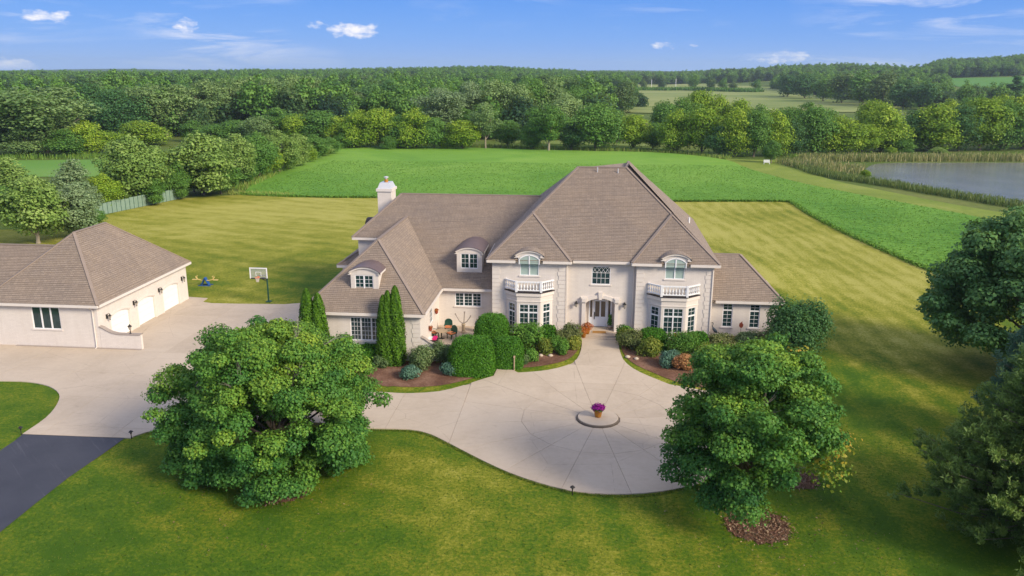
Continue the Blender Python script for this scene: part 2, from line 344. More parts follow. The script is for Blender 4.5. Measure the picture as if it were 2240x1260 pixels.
L['reed'] = leafmat('reed_blade', [(0.078, 0.156, 0.039), (0.221, 0.247, 0.078), (0.572, 0.468, 0.247)], .2)
L['tallgrass'] = leafmat('tall_grass_blade', [(0.084, 0.210, 0.028), (0.182, 0.308, 0.042), (0.378, 0.406, 0.112)], .25)
L['crop'] = leafmat('bean_leaf', [(.08, .22, .02), (.13, .29, .03), (.19, .36, .045)], .3)
L['blade'] = leafmat('lawn_blade', [(0.050, 0.110, 0.008), (0.100, 0.170, 0.012), (0.200, 0.210, 0.030)], .2)

# ---------------------------------------------------------------- builders
ORG = {}
def link(name, me, parent=None):
    o = bpy.data.objects.new(name, me); COL.objects.link(o)
    if parent is not None: o.parent = parent
    return o
def tag(o, label=None, cat=None, group=None, kind=None):
    for k, v in (('label', label), ('category', cat), ('group', group), ('kind', kind)):
        if v: o[k] = v
    return o
def thing(name, loc, label, cat, group=None, rot=0):
    o = link(name, None); o.location = loc; o.rotation_euler = (0, 0, rot); o.empty_display_size = .2
    ORG[o.name] = Vector(loc); return tag(o, label, cat, group)
def origin(o):
    while o is not None:
        if o.name in ORG: return ORG[o.name]
        o = o.parent
    return Vector((0, 0, 0))
class MB:
    def __init__(s): s.v = []; s.f = []; s.uv = []
    def face(s, pts):
        n = Vector((0, 0, 0)); pts = [Vector(p) for p in pts]
        for i in range(len(pts)):
            a, b = pts[i], pts[(i+1) % len(pts)]; n += a.cross(b)
        if n.length < 1e-9: return
        n.normalize(); i0 = len(s.v); s.v += pts; s.f.append(tuple(range(i0, i0+len(pts))))
        t = Vector((1, 0, 0)) if abs(n.z) > .98 else Vector((-n.y, n.x, 0)).normalized()
        b = n.cross(t); s.uv += [(p.dot(t), p.dot(b)) for p in pts]
    def box(s, a, b):
        x0, y0, z0 = a; x1, y1, z1 = b
        c = [(x0, y0, z0), (x1, y0, z0), (x1, y1, z0), (x0, y1, z0), (x0, y0, z1), (x1, y0, z1), (x1, y1, z1), (x0, y1, z1)]
        for f in ((3, 2, 1, 0), (4, 5, 6, 7), (0, 1, 5, 4), (1, 2, 6, 5), (2, 3, 7, 6), (3, 0, 4, 7)): s.face([c[i] for i in f])
        return s
    def obox(s, p, q, wd, z0, z1):
        """box standing along the plan segment p-q, wd thick, centred"""
        p = Vector((*p, 0)); q = Vector((*q, 0)); d = (q-p).normalized(); n = Vector((-d.y, d.x, 0))*wd/2
        c = [p-n, q-n, q+n, p+n]
        lo = [Vector((k.x, k.y, z0)) for k in c]; hi = [Vector((k.x, k.y, z1)) for k in c]
        s.face(lo[::-1]); s.face(hi)
        for i in range(4): s.face([lo[i], lo[(i+1) % 4], hi[(i+1) % 4], hi[i]])
        return s
    def beam(s, p, q, wd, ht, up=Vector((0, 0, 1))):
        p = Vector(p); q = Vector(q); d = (q-p).normalized(); n = d.cross(up)
        if n.length < 1e-4: n = Vector((1, 0, 0))
        n.normalize(); u = n.cross(d)
        c = [(-.5, -.5), (.5, -.5), (.5, .5), (-.5, .5)]
        A = [p+n*(a*wd)+u*(b*ht) for a, b in c]; B = [q+n*(a*wd)+u*(b*ht) for a, b in c]
        s.face(A[::-1]); s.face(B)
        for i in range(4): s.face([A[i], A[(i+1) % 4], B[(i+1) % 4], B[i]])
        return s
    def tube(s, pts, rad, n=8, cap=True):
        rings = []; pts = [Vector(p) for p in pts]
        for i, p in enumerate(pts):
            d = (pts[min(i+1, len(pts)-1)]-pts[max(i-1, 0)]).normalized()
            a = d.cross(Vector((.31, .22, .93))); a.normalize(); b = d.cross(a)
            r = rad[i] if isinstance(rad, (list, tuple)) else rad
            rings.append([p+(a*math.cos(2*math.pi*k/n)+b*math.sin(2*math.pi*k/n))*r for k in range(n)])
        for A, B in zip(rings, rings[1:]):
            for k in range(n): s.face([A[k], A[(k+1) % n], B[(k+1) % n], B[k]])
        if cap: s.face(rings[0][::-1]); s.face(rings[-1])
        return s
    def lathe(s, c, prof, n=16):
        c = Vector(c); rings = [[c+Vector((r*math.cos(2*math.pi*k/n), r*math.sin(2*math.pi*k/n), z)) for k in range(n)] for r, z in prof]
        for A, B in zip(rings, rings[1:]):
            for k in range(n): s.face([A[k], A[(k+1) % n], B[(k+1) % n], B[k]])
        s.face(rings[0][::-1]); s.face(rings[-1]); return s
    def prism(s, poly, z0, z1):
        A = [Vector((x, y, z0)) for x, y in poly]; B = [Vector((x, y, z1)) for x, y in poly]
        for tri in tessellate_polygon([A]):
            s.tri(B, tri, 1); s.tri(A, tri, -1)
        ar = sum(A[i].x*A[(i+1) % len(A)].y-A[(i+1) % len(A)].x*A[i].y for i in range(len(A)))
        for i in range(len(A)):
            j = (i+1) % len(A); q = [A[i], A[j], B[j], B[i]]; s.face(q if ar > 0 else q[::-1])
        return s
    def tri(s, P_, t, sg):
        q = [P_[i] for i in t]; n = (q[1]-q[0]).cross(q[2]-q[0])
        s.face(q if n.z*sg > 0 else q[::-1])
    def build(s, name, m, parent=None, smooth=False, kind=None, label=None):
        o0 = origin(parent); me = bpy.data.meshes.new(name)
        me.from_pydata([tuple(v-o0) for v in s.v], [], s.f)
        uv = me.uv_layers.new(name='UVMap'); uv.data.foreach_set('uv', [c for p in s.uv for c in p])
        me.materials.append(m)
        if smooth:
            bm = bmesh.new(); bm.from_mesh(me); bmesh.ops.remove_doubles(bm, verts=bm.verts, dist=1e-4); bm.to_mesh(me); bm.free()
            me.polygons.foreach_set('use_smooth', [True]*len(me.polygons))
        o = link(name, me, parent)
        return tag(o, label, None, None, kind)

def wall(mb, p0, p1, z0, z1, holes=(), rev=.14):
    """vertical wall from p0 to p1, outside on the right-hand side; holes (u0,u1,za,zb) get reveals"""
    p0 = Vector((*p0, 0)); p1 = Vector((*p1, 0)); d = (p1-p0); Lh = d.length; d.normalize(); n = Vector((d.y, -d.x, 0))
    us = sorted({0, Lh, *[h[0] for h in holes], *[h[1] for h in holes]}); zs = sorted({z0, z1, *[h[2] for h in holes], *[h[3] for h in holes]})
    pt = lambda u, z, k=0: p0+d*u+Vector((0, 0, z))-n*k
    for a, b in zip(us, us[1:]):
        for c, e in zip(zs, zs[1:]):
            if any(h[0] <= (a+b)/2 <= h[1] and h[2] <= (c+e)/2 <= h[3] for h in holes): continue
            mb.face([pt(a, c), pt(b, c), pt(b, e), pt(a, e)])
    for u0, u1, a, b in holes:
        mb.face([pt(u0, a), pt(u0, a, rev), pt(u0, b, rev), pt(u0, b)][::-1]); mb.face([pt(u1, a), pt(u1, a, rev), pt(u1, b, rev), pt(u1, b)])
        mb.face([pt(u0, a), pt(u1, a), pt(u1, a, rev), pt(u0, a, rev)][::-1]); mb.face([pt(u0, b), pt(u1, b), pt(u1, b, rev), pt(u0, b, rev)])

def window(parent, p0, d, za, zb, w_, sash, rev=.10, glass='glass', trans=None, grid=(2, 4), label=None, sill=True):
    """window of `sash` casements in an opening starting at plan point p0 along unit d; trans = height share of a transom"""
    p0 = Vector((*p0, 0)); d = Vector((*d, 0)); n = Vector((d.y, -d.x, 0))
    def B(mb, u0, u1, z0, z1, k0, k1):
        c = [p0+d*u0-n*k0, p0+d*u1-n*k0, p0+d*u1-n*k1, p0+d*u0-n*k1]
        lo = [Vector((q.x, q.y, z0)) for q in c]; hi = [Vector((q.x, q.y, z1)) for q in c]
        mb.face(lo[::-1]); mb.face(hi)
        for i in range(4): mb.face([lo[i], lo[(i+1) % 4], hi[(i+1) % 4], hi[i]])
    fr = MB(); f = .065
    B(fr, 0, w_, za, za+f, rev-.04, rev+.05); B(fr, 0, w_, zb-f, zb, rev-.04, rev+.05)
    B(fr, 0, f, za+f, zb-f, rev-.04, rev+.05); B(fr, w_-f, w_, za+f, zb-f, rev-.04, rev+.05)
    rows = [(za+f, zb-f)]
    if trans:
        zt = zb-(zb-za)*trans; rows = [(za+f, zt-.06), (zt+.06, zb-f)]; B(fr, f, w_-f, zt-.06, zt+.06, rev-.038, rev+.048)
    sw = (w_-2*f+.12)/sash-.12; cells = []
    for i in range(sash):
        u0 = f+i*(sw+.12)
        if i: 
            for z0, z1 in rows: B(fr, u0-.12, u0, z0, z1, rev-.038, rev+.048)
        for j, (z0, z1) in enumerate(rows): cells.append((u0, u0+sw, z0, z1, j))
    win = fr.build('window', M['white'], parent, label=label)
    for (u0, u1, z0, z1, j) in cells:
        gm = MB(); B(gm, u0, u1, z0, z1, rev+.02, rev+.035); gm.build('pane', M[glass], win)
        if grid:
            gx, gy = grid if j == 0 else (grid[0], 2); mu = MB(); t_ = .013
            for k in range(1, gx): u = u0+(u1-u0)*k/gx; B(mu, u-t_, u+t_, z0, z1, rev-.0, rev+.018)
            for k in range(1, gy):
                z = z0+(z1-z0)*k/gy
                for q in range(gx): B(mu, u0+(u1-u0)*q/gx+t_*(q > 0), u0+(u1-u0)*(q+1)/gx-t_*(q < gx-1), z-t_, z+t_, rev-.0, rev+.018)
            mu.build('muntin_grid', M['white'], win)
    if sill:
        sl = MB(); B(sl, -.12, w_+.12, za-.11, za-.003, -.07, rev-.002); sl.build('sill', M['trim'], win)
    return win

def clip(poly, a, b, c, keep=1):
    """keep the side a*x+b*y>=c of a 2-D polygon"""
    out = []
    for i in range(len(poly)):
        p, q = poly[i], poly[(i+1) % len(poly)]; dp = a*p[0]+b*p[1]-c; dq = a*q[0]+b*q[1]-c
        if dp >= 0: out.append(p)
        if (dp >= 0) != (dq >= 0):
            t = dp/(dp-dq); out.append((p[0]+(q[0]-p[0])*t, p[1]+(q[1]-p[1])*t))
    return out
def courses(mb, poly, step=.2, th=.035, base=None):
    """overlapping shingle courses over a planar roof polygon"""
    P3 = [Vector(p) for p in poly]; n = Vector((0, 0, 0))
    for i in range(len(P3)): n += P3[i].cross(P3[(i+1) % len(P3)])
    n.normalize()
    if n.z < 0: P3.reverse(); n = -n
    t = Vector((-n.y, n.x, 0)).normalized(); b = n.cross(t); o = P3[0]
    Q = [((p-o).dot(t), (p-o).dot(b)) for p in P3]; lo = min(q[1] for q in Q) if base is None else base; hi = max(q[1] for q in Q)
    for tri in tessellate_polygon([[Vector((*q, 0)) for q in Q]]):
        T = [Q[i] for i in tri]; ymin = min(q[1] for q in T); ymax = max(q[1] for q in T)
        k = int((ymin-lo)/step)-1
        while lo+k*step < ymax:
            s0, s1 = lo+k*step, lo+(k+1)*step; k += 1
            c = clip(clip(T, 0, 1, s0), 0, -1, -s1)
            if len(c) < 3: continue
            jt = rnd.uniform(-.004, .004)
            hh = lambda q: .006+(th+jt)*(1-(q[1]-s0)/(s1-s0))
            mb.face([o+t*q[0]+b*q[1]+n*hh(q) for q in c]) if sum(c[i][0]*c[(i+1) % len(c)][1]-c[(i+1) % len(c)][0]*c[i][1] for i in range(len(c))) > 0 else mb.face([o+t*q[0]+b*q[1]+n*hh(q) for q in c][::-1])
            e = [q for q in c if abs(q[1]-s0) < 1e-6]
            if len(e) >= 2:
                u0, u1 = min(q[0] for q in e), max(q[0] for q in e)
                mb.face([o+t*u0+b*s0, o+t*u1+b*s0, o+t*u1+b*s0+n*(.006+th+jt), o+t*u0+b*s0+n*(.006+th+jt)])
def roof(parent, planes, caps=(), label=None):
    dk = MB()
    for p in planes: 
        dk.face(p); dk.face([Vector(q)-Vector((0, 0, .12)) for q in p][::-1])
    r_ = dk.build('roof', M['shingle'], parent, label=label)
    sh = MB()
    for p in planes: courses(sh, p)
    sh.build('shingle_courses', M['shingle'], r_, kind='stuff')
    for p, q in caps:
        p = Vector(p); q = Vector(q); Lr = (q-p).length; k = max(1, int(Lr/1.2)); cp = MB()
        cp.beam(p+Vector((0, 0, .03)), q+Vector((0, 0, .03)), .26, .09); cp.build('ridge_cap', M['cap'], r_)
    return r_
def gutter(parent, p, q, z, wd=.14, ht=.24):
    """fascia and gutter hung under the eave line p-q (outside on the right)"""
    d = (Vector((*q, 0))-Vector((*p, 0))).normalized(); n = Vector((d.y, -d.x, 0))
    a = Vector((*p, 0))+n*.02; b = Vector((*q, 0))+n*.02
    mb = MB(); mb.obox(a[:2], b[:2], wd, z-ht, z-.01)
    mb.obox((a-n*.27)[:2], (b-n*.27)[:2], .40, z-ht+.02, z-ht+.06)
    mb.build('gutter', M['trim'], parent)
def barrel(parent, xc, w2, zs, rise, y0, y1, facew, z0, name='dormer', win=None, metal=True, flare=.10, label=None):
    """arched dormer facing -Y: half width w2, springing zs, crown zs+rise, face from z0, roof running back from y0 to y1"""
    N = 14
    pr = [(xc+w2*s, zs+rise*(1-abs(s)**2.1)) for s in [-1+2*i/N for i in range(N+1)]]
    face = MB(); prof = [(x, z) for x, z in pr if abs(x-xc) <= facew+1e-6]
    yf = y0+.14
    holes = []
    zt = zs+rise*.30
    if win: holes = [(facew+win[0]-xc, facew+win[1]-xc, win[2], win[3])]
    zt = max(zt, win[3]+.02) if win else zt
    wall(face, (xc-facew, yf), (xc+facew, yf), z0, zt, holes, .1)
    xs = [xc-facew+2*facew*i/12 for i in range(13)]
    ar = lambda x: max(zt, zs+rise*(1-(abs(x-xc)/w2)**2.1)-.05)
    for a, b in zip(xs, xs[1:]): face.face([(a, yf, zt), (b, yf, zt), (b, yf, ar(b)), (a, yf, ar(a))])
    if z0 < zs-1:
        for sx in (-1, 1):
            x = xc+sx*facew; q = [(x, yf, z0), (x, y1, z0), (x, y1, zs+.1), (x, yf, zs+.1)]
            face.face(q if sx > 0 else q[::-1])
        face.box((xc-facew-.05, yf-.05, z0-.09), (xc+facew+.05, yf-.004, z0+.03))
    dm = face.build('dormer', M['wall'], parent, label=label)
    tr = MB()
    for (xa, za), (xb, zb) in zip(pr, pr[1:]):
        th = .17
        A = [(xa, y0, za-th), (xb, y0, zb-th), (xb, y0, zb-.02), (xa, y0, za-.02)]
        tr.face(A); tr.face([(x, y0+.135, z) for x, y, z in A][::-1])
        tr.face([(xa, y0, za-th), (xa, y0+.135, za-th), (xb, y0+.135, zb-th), (xb, y0, zb-th)])
        tr.face([(xa, y0, za-.02), (xb, y0, zb-.02), (xb, y0+.135, zb-.02), (xa, y0+.135, za-.02)])
    for sx in (-1, 1):
        x = xc+sx*(w2+.004); z = zs-.19
        tr.box((min(x, x-sx*(w2-facew+.01)), y0, z), (max(x, x-sx*(w2-facew+.01)), y0+.13, z+.18))
        if z0 < zs-1: tr.box((min(x, x-sx*.12), y0+.136, z+.02), (max(x, x-sx*.12), y1, z+.18))
    tr.build('arch_trim', M['trim'], dm)
    rf = MB()
    for (xa, za), (xb, zb) in zip(pr, pr[1:]):
        rf.face([(xa, y0-.06, za+.02), (xb, y0-.06, zb+.02), (xb, y1, zb+.02), (xa, y1, za+.02)])
        rf.face([(xa, y0-.06, za-.018), (xb, y0-.06, zb-.018), (xb, y0-.06, zb+.02), (xa, y0-.06, za+.02)])
        rf.face([(xa, y0-.06, za-.018), (xa, y1, za-.018), (xb, y1, zb-.018), (xb, y0-.06, zb-.018)])
    rf.build('dormer_roof', M['bronze' if metal else 'shingle'], dm)
    if win:
        o_ = window(dm, (win[0], yf), (1, 0), win[2], win[3], win[1]-win[0], 2, .07, glass=win[4], grid=win[5], sill=win[6])
    return dm
def quoins(parent, x0, x1, y, z0, z1, th=.035, side=None, h=.36, gap=.035):
    """rusticated corner blocks on a front wall, between x0 and x1"""
    k = int((z1-z0)/(h+gap)); me = None
    for i in range(k):
        s = .10 if i % 2 else 0
        za = z0+i*(h+gap)
        b_ = MB()
        xa, xb = (x0+s, x1) if side == 'r' else (x0, x1-s)
        b_.box((xa, y-th, za), (xb, y-.002, za+h)); b_.build('quoin', M['trim'], parent)

# ---------------------------------------------------------------- leaves and trees
def leafmesh(name, pos_, nrm, size, tint, m, asp=1.0, rng=None, curl=.18):
    rng = rng or np.random.default_rng(1); n = len(pos_)
    nrm = nrm/np.linalg.norm(nrm, axis=1, keepdims=True)
    t = np.cross(nrm, rng.normal(size=(n, 3))); t /= np.linalg.norm(t, axis=1, keepdims=True); b = np.cross(nrm, t)
    s = size[:, None]
    v = np.empty((n, 4, 3)); c = nrm*s*curl
    v[:, 0] = pos_-t*s*.5; v[:, 1] = pos_-b*s*.42*asp+c; v[:, 2] = pos_+t*s*.5; v[:, 3] = pos_+b*s*.42*asp+c
    me = bpy.data.meshes.new(name); me.vertices.add(4*n); me.vertices.foreach_set('co', v.reshape(-1).astype(np.float32))
    me.loops.add(4*n); me.polygons.add(n)
    me.polygons.foreach_set('loop_start', np.arange(n, dtype=np.int32)*4)
    me.loops.foreach_set('vertex_index', np.arange(4*n, dtype=np.int32))
    me.update(calc_edges=True)
    a = me.attributes.new('tint', 'FLOAT', 'FACE'); a.data.foreach_set('value', np.clip(tint, 0, 1).astype(np.float32))
    me.materials.append(m); me.validate(); return me
def lumps_leaves(rng, lumps, n, size, up=.35, inner=.25, jit=.55, tintj=.16, rough=.22):
    """leaf positions over a set of ellipsoid lumps (cx,cy,cz,rx,ry,rz,tint)"""
    Lp = np.array(lumps, float); ar = (Lp[:, 3]*Lp[:, 4]+Lp[:, 3]*Lp[:, 5]+Lp[:, 4]*Lp[:, 5]); idx = rng.choice(len(Lp), n, p=ar/ar.sum())
    d = rng.normal(size=(n, 3)); d /= np.linalg.norm(d, axis=1, keepdims=True)
    flip = (d[:, 2] < 0) & (rng.random(n) < .35); d[flip, 2] *= -1
    rr = np.where(rng.random(n) < inner, rng.random(n)*.8, 1+rng.normal(size=n)*.10)
    rr = rr+(rng.random(n)**3)*rough
    # small secondary bumps break the ellipsoids up
    ph = rng.random((len(Lp), 3))*6; q = d*4.2+ph[idx]
    rr = rr*(1+.13*np.sin(q[:, 0])*np.sin(q[:, 1]+1)*1.0+.10*np.sin(q[:, 2]*1.7))
    p = Lp[idx, :3]+d*Lp[idx, 3:6]*rr[:, None]
    nr = d*.85+rng.normal(size=(n, 3))*jit*.8+np.array([0, 0, up+.1])
    ti = Lp[idx, 6]+rng.normal(size=n)*tintj
    return p, nr, size*(.65+.7*rng.random(n)), ti
def proto_deciduous(seed, H, Wd, base=.22, nl=26, n=5000, leaf=.5, shape='round', trunk_r=.25, tint=.45, m='round', bark='bark', lump=.24, droop=0, inner=.2):
    """returns (crown mesh, trunk mesh) for a tree of height H and width Wd standing at the origin"""
    rng = np.random.default_rng(seed); lumps = []; zb = H*base; hc = H-zb
    for i in range(nl):
        for _ in range(40):
            u = rng.uniform(-1, 1, 3)
            if np.dot(u, u) < 1 and np.dot(u, u) > .18: break
        z = (u[2]+1)/2
        if shape == 'round': w = math.sqrt(max(.02, 1-(2*z-1)**2))**.8
        elif shape == 'dome': w = math.sqrt(max(.02, 1-z**2.2))
        elif shape == 'cone': w = (1-z)**.8+.05
        elif shape == 'vase': w = .35+.75*math.sin(min(1, z*1.05)*math.pi*.62)
        elif shape == 'oval': w = math.sqrt(max(.02, 1-(2*z-1)**2))
        rad = math.sqrt(u[0]**2+u[1]**2); an = math.atan2(u[1], u[0])
        r_ = max(rad, .35)*w*Wd/2*(1-lump*.8)
        s = lump*Wd*rng.uniform(.65, 1.15)*(.55+.45*w)
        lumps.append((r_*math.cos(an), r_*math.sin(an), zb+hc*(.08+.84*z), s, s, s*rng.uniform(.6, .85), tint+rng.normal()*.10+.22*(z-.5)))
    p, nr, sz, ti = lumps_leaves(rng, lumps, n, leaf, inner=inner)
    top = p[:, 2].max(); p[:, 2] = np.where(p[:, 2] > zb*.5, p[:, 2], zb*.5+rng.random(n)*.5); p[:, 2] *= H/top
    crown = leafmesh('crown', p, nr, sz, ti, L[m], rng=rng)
    tb = MB(); top = Vector((0, 0, zb+hc*.45)); tb.tube([(0, 0, -.1), (0, 0, .25), (.05, 0, zb*.6), (.1, .05, zb+hc*.15), top], [trunk_r*1.5, trunk_r*1.1, trunk_r, trunk_r*.8, trunk_r*.35], 7)
    for i, l in enumerate(lumps[:14]):
        z0 = rng.uniform(zb*.7, zb+hc*.3); c = Vector(l[:3]); a = Vector((.07, .03, z0)); mid = a.lerp(c, .5)+Vector((0, 0, -.04*H))
        tb.tube([a, mid, c], [trunk_r*.5, trunk_r*.3, trunk_r*.1], 5, False)
    me = mesh_of(tb, 'trunk', M[bark]); return crown, me
def mesh_of(mb, name, m, smooth=False):
    me = bpy.data.meshes.new(name); me.from_pydata([tuple(v) for v in mb.v], [], mb.f)
    uv = me.uv_layers.new(name='UVMap'); uv.data.foreach_set('uv', [c for p in mb.uv for c in p]); me.materials.append(m)
    if smooth: me.polygons.foreach_set('use_smooth', [True]*len(me.polygons))
    return me
PROTO = {}
def place_tree(key, x, y, h, wf=1., label=None, cat='tree', group=None, name='tree', rot=None, m=None, z=None):
    cm, tm, H0 = PROTO[key]; s = h/H0
    r_ = link(name, None); r_.location = (x, y, gz(x, y) if z is None else z); r_.rotation_euler = (0, 0, rnd.uniform(0, 6.28) if rot is None else rot)
    r_.scale = (s*wf, s*wf, s); tag(r_, label, cat, group)
    c = link('crown', cm, r_)
    if m: c.material_slots[0].link = 'OBJECT'; c.material_slots[0].material = L[m]
    if tm is not None: link('trunk', tm, r_)
    return r_
#==SETTING==
# ---------------------------------------------------------------- ground and drives
def drape(name, poly, cell, off, m, kind='structure', label=None, zf=gz, parent=None):
    xs = [p[0] for p in poly]; ys = [p[1] for p in poly]; pts = []; 
    dense = []
    for i in range(len(poly)):
        p, q = poly[i], poly[(i+1) % len(poly)]; k = max(1, int(math.dist(p, q)/cell))
        dense += [(p[0]+(q[0]-p[0])*j/k, p[1]+(q[1]-p[1])*j/k) for j in range(k)]
    def inside(x, y):
        c = False
        for i in range(len(poly)):
            (xa, ya), (xb, yb) = poly[i], poly[i-1]
            if (ya > y) != (yb > y) and x < (xb-xa)*(y-ya)/(yb-ya)+xa: c = not c
        return c
    gxs = np.arange(math.ceil(min(xs)/cell)*cell, max(xs), cell); gys = np.arange(math.ceil(min(ys)/cell)*cell, max(ys), cell)
    for x in gxs:
        for y in gys:
            if inside(x, y): pts.append((float(x), float(y)))
    n = len(dense); V = [Vector(p) for p in dense]+[Vector(p) for p in pts]
    r_ = delaunay_2d_cdt(V, [(i, (i+1) % n) for i in range(n)], [], 1, 1e-5)
    me = bpy.data.meshes.new(name); me.from_pydata([(v.x, v.y, zf(v.x, v.y)+off) for v in r_[0]], [], [f if (r_[0][f[1]]-r_[0][f[0]]).cross(r_[0][f[2]]-r_[0][f[0]]) > 0 else f[::-1] for f in r_[2]])
    me.materials.append(m); me.polygons.foreach_set('use_smooth', [True]*len(me.polygons))
    return tag(link(name, me, parent), label, None, None, kind)

def smoothpoly(pts, k=4, closed=False):
    out = []; n = len(pts)
    for i in range(n if closed else n-1):
        p0, p1, p2, p3 = (pts[(i+j) % n] for j in (-1, 0, 1, 2)) if closed else (pts[max(i-1, 0)], pts[i], pts[i+1], pts[min(i+2, n-1)])
        for j in range(k):
            t = j/k; out.append(tuple(.5*((2*p1[a])+(-p0[a]+p2[a])*t+(2*p0[a]-5*p1[a]+4*p2[a]-p3[a])*t*t+(-p0[a]+3*p1[a]-3*p2[a]+p3[a])*t**3) for a in (0, 1)))
    if not closed: out.append(pts[-1])
    return out
# the ground: one polar sheet out to the horizon
rr = [0, 40, 60, 80, 100, 120, 140, 170, 200, 240, 290, 350, 420, 500]+[500*1.09**i for i in range(1, 33)]
aa = [math.radians(a) for a in list(range(-180, -60, 10))+list(range(-60, 72, 1))+list(range(72, 180, 9))]
vs = []; fs = []; na = len(aa)
for r0 in rr:
    for a in aa:
        x, y = r0*math.sin(a), r0*math.cos(a); vs.append((x, y, gz(x, y)-(.30 if r0 < 145 else .05)))
for i in range(len(rr)-1):
    for j in range(na):
        k = (j+1) % na; fs.append((i*na+j, (i+1)*na+j, (i+1)*na+k, i*na+k)[::-1])
me = bpy.data.meshes.new('ground'); me.from_pydata(vs, [], fs); me.materials.append(M['meadow']); me.polygons.foreach_set('use_smooth', [True]*len(fs))
tag(link('ground', me), kind='structure')

lawn = [(-110, 14), (70, 14), (72, 80), *P((2240, 650), (2035, 592), (1950, 556), (1850, 511), (1765, 466), (1740, 448), (1720, 441), (1470, 441), (833, 433), (700, 432), (560, 428), (533, 425), (395, 434), (200, 474)), (-84, 118), (-110, 112)]
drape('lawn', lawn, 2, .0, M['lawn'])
crop = smoothpoly(P((533, 425), (700, 432), (833, 433), (1150, 438), (1470, 441), (1700, 441), (1735, 446), (1765, 466), (1850, 511), (1950, 556), (2035, 592), (2240, 650)), 3)+[(95, 92), (95, 122)]+smoothpoly(P((2240, 500), (2100, 470), (1900, 432), (1750, 402), (1640, 372), (1590, 352), (1500, 340), (1400, 334), (1250, 331), (1000, 324), (850, 321), (760, 323), (700, 335), (650, 352), (600, 375), (560, 396)), 3)
def cropz(x, y): return gz(x, y)+.30+.05*math.sin(x*1.7+y*.6)*math.sin(y*1.1)
cr = drape('crop_field', crop, 2.5, 0, M['crop'], zf=cropz)
# standing edge of the crop: rows of bean leaves
rngc = np.random.default_rng(5)
def edge_leaves(name, line, width, h, dens, size, m, label=None, up=.5, jit=.8, cat=None):
    ps = []
    for p, q in zip(line, line[1:]):
        Ls = math.dist(p, q); k = int(Ls*dens); 
        if k < 1: continue
        t = rngc.random(k); nx, ny = -(q[1]-p[1])/Ls, (q[0]-p[0])/Ls; o = (rngc.random(k)-.5)*width
        x = p[0]+(q[0]-p[0])*t+nx*o; y = p[1]+(q[1]-p[1])*t+ny*o
        ps.append(np.stack([x, y, rngc.random(k)*h+np.array([gz(a, b) for a, b in zip(x, y)])], 1))
    p = np.concatenate(ps); nr = rngc.normal(size=p.shape)*jit+np.array([0, -.2, up])
    me = leafmesh(name, p, nr, size*(.6+.8*rngc.random(len(p))), rngc.random(len(p)), L[m], rng=rngc)
    return tag(link(name, me), label, cat, kind='stuff')
near_edge = [q for q in crop if q[1] < 175 and q[0] < 75]
edge_leaves('crop_edge_plants', smoothpoly(P((520, 424), (560, 428), (700, 432), (833, 433), (1150, 438), (1470, 441), (1700, 441), (1735, 446), (1765, 466), (1850, 511), (1950, 556), (2035, 592), (2240, 650)), 3), 1.0, .45, 60, .22, 'crop')
# scattered taller leaves over the near part of the crop, so the canopy is not smooth
k = 30000; cx = rngc.uniform(-70, 75, k*3); cy = 100+rngc.random(k*3)**1.4*120
def inpoly(poly, x, y):
    c = np.zeros(len(x), bool)
    for i in range(len(poly)):
        (xa, ya), (xb, yb) = poly[i], poly[i-1]
        c ^= ((ya > y) != (yb > y)) & (x < (xb-xa)*(y-ya)/((yb-ya) or 1e-9)+xa)
    return c
ok = inpoly(crop, cx, cy); cx, cy = cx[ok][:k*2], cy[ok][:k*2]
p = np.stack([cx, cy, np.array([cropz(a, b) for a, b in zip(cx, cy)])+rngc.random(len(cx))*.12], 1)
tag(link('crop_canopy_leaves', leafmesh('crop_canopy_leaves', p, rngc.normal(size=p.shape)*.3+np.array([0, 0, 1]), .24*(.6+.8*rngc.random(len(p))), .2+rngc.random(len(p))*.6, L['crop'], rng=rngc)), kind='stuff')
drape('grass_path', smoothpoly(P((1585, 347), (1640, 349), (1720, 352), (1755, 372), (1830, 396), (1910, 412), (2010, 432), (2110, 451), (2240, 472)), 3)+[(110, 130), (110, 118)]+P((2240, 505), (2100, 474), (1900, 436), (1750, 406), (1640, 376)), 4, .0, M['pathgrass'])
pond = smoothpoly([at(*q) for q in [(1885, 378), (1905, 362), (1940, 357), (2050, 356), (2240, 356)]], 3)+[at(2400, 357), at(2560, 400), at(2560, 470)]+smoothpoly(P((2240, 449), (2160, 437), (2080, 424), (2010, 411), (1950, 399), (1900, 388)), 3)
pd = MB(); pd.face([(x, y, .035) for x, y in pond]); pd.build('pond', M['water'], kind='structure')
# far fields
drape('young_crop_field', P((-200, 352), (0, 351), (240, 349), (300, 352), (330, 386), (100, 387), (-60, 390), (-250, 392)), 8, .06, M['nearcrop'])
drape('hay_meadow', P((1262, 190), (1340, 184), (1500, 184), (1640, 188), (1700, 192), (1760, 205), (1860, 214), (1930, 222), (1990, 232), (1900, 245), (1700, 250), (1500, 250), (1330, 246), (1290, 228)), 25, .35, M['hay'])
drape('hay_meadow', P((1060, 302), (1110, 299), (1250, 303), (1420, 306), (1480, 312), (1480, 322), (1330, 318), (1100, 312)), 10, .08, M['hay'])
drape('distant_crop_field', P((2052, 172), (2250, 169), (2330, 168), (2330, 205), (2240, 201), (2150, 198), (2095, 190)), 25, .4, M['bluegreen'])
# asphalt drive
asp = P((50, 950), (275, 957), (230, 990), (150, 1045), (80, 1100), (0, 1165), (-120, 1262), (-400, 1450), (-700, 1200), (-260, 1090), (-60, 1022), (0, 986), (30, 966))
drape('asphalt_drive', asp, 2, .03, M['asphalt'])
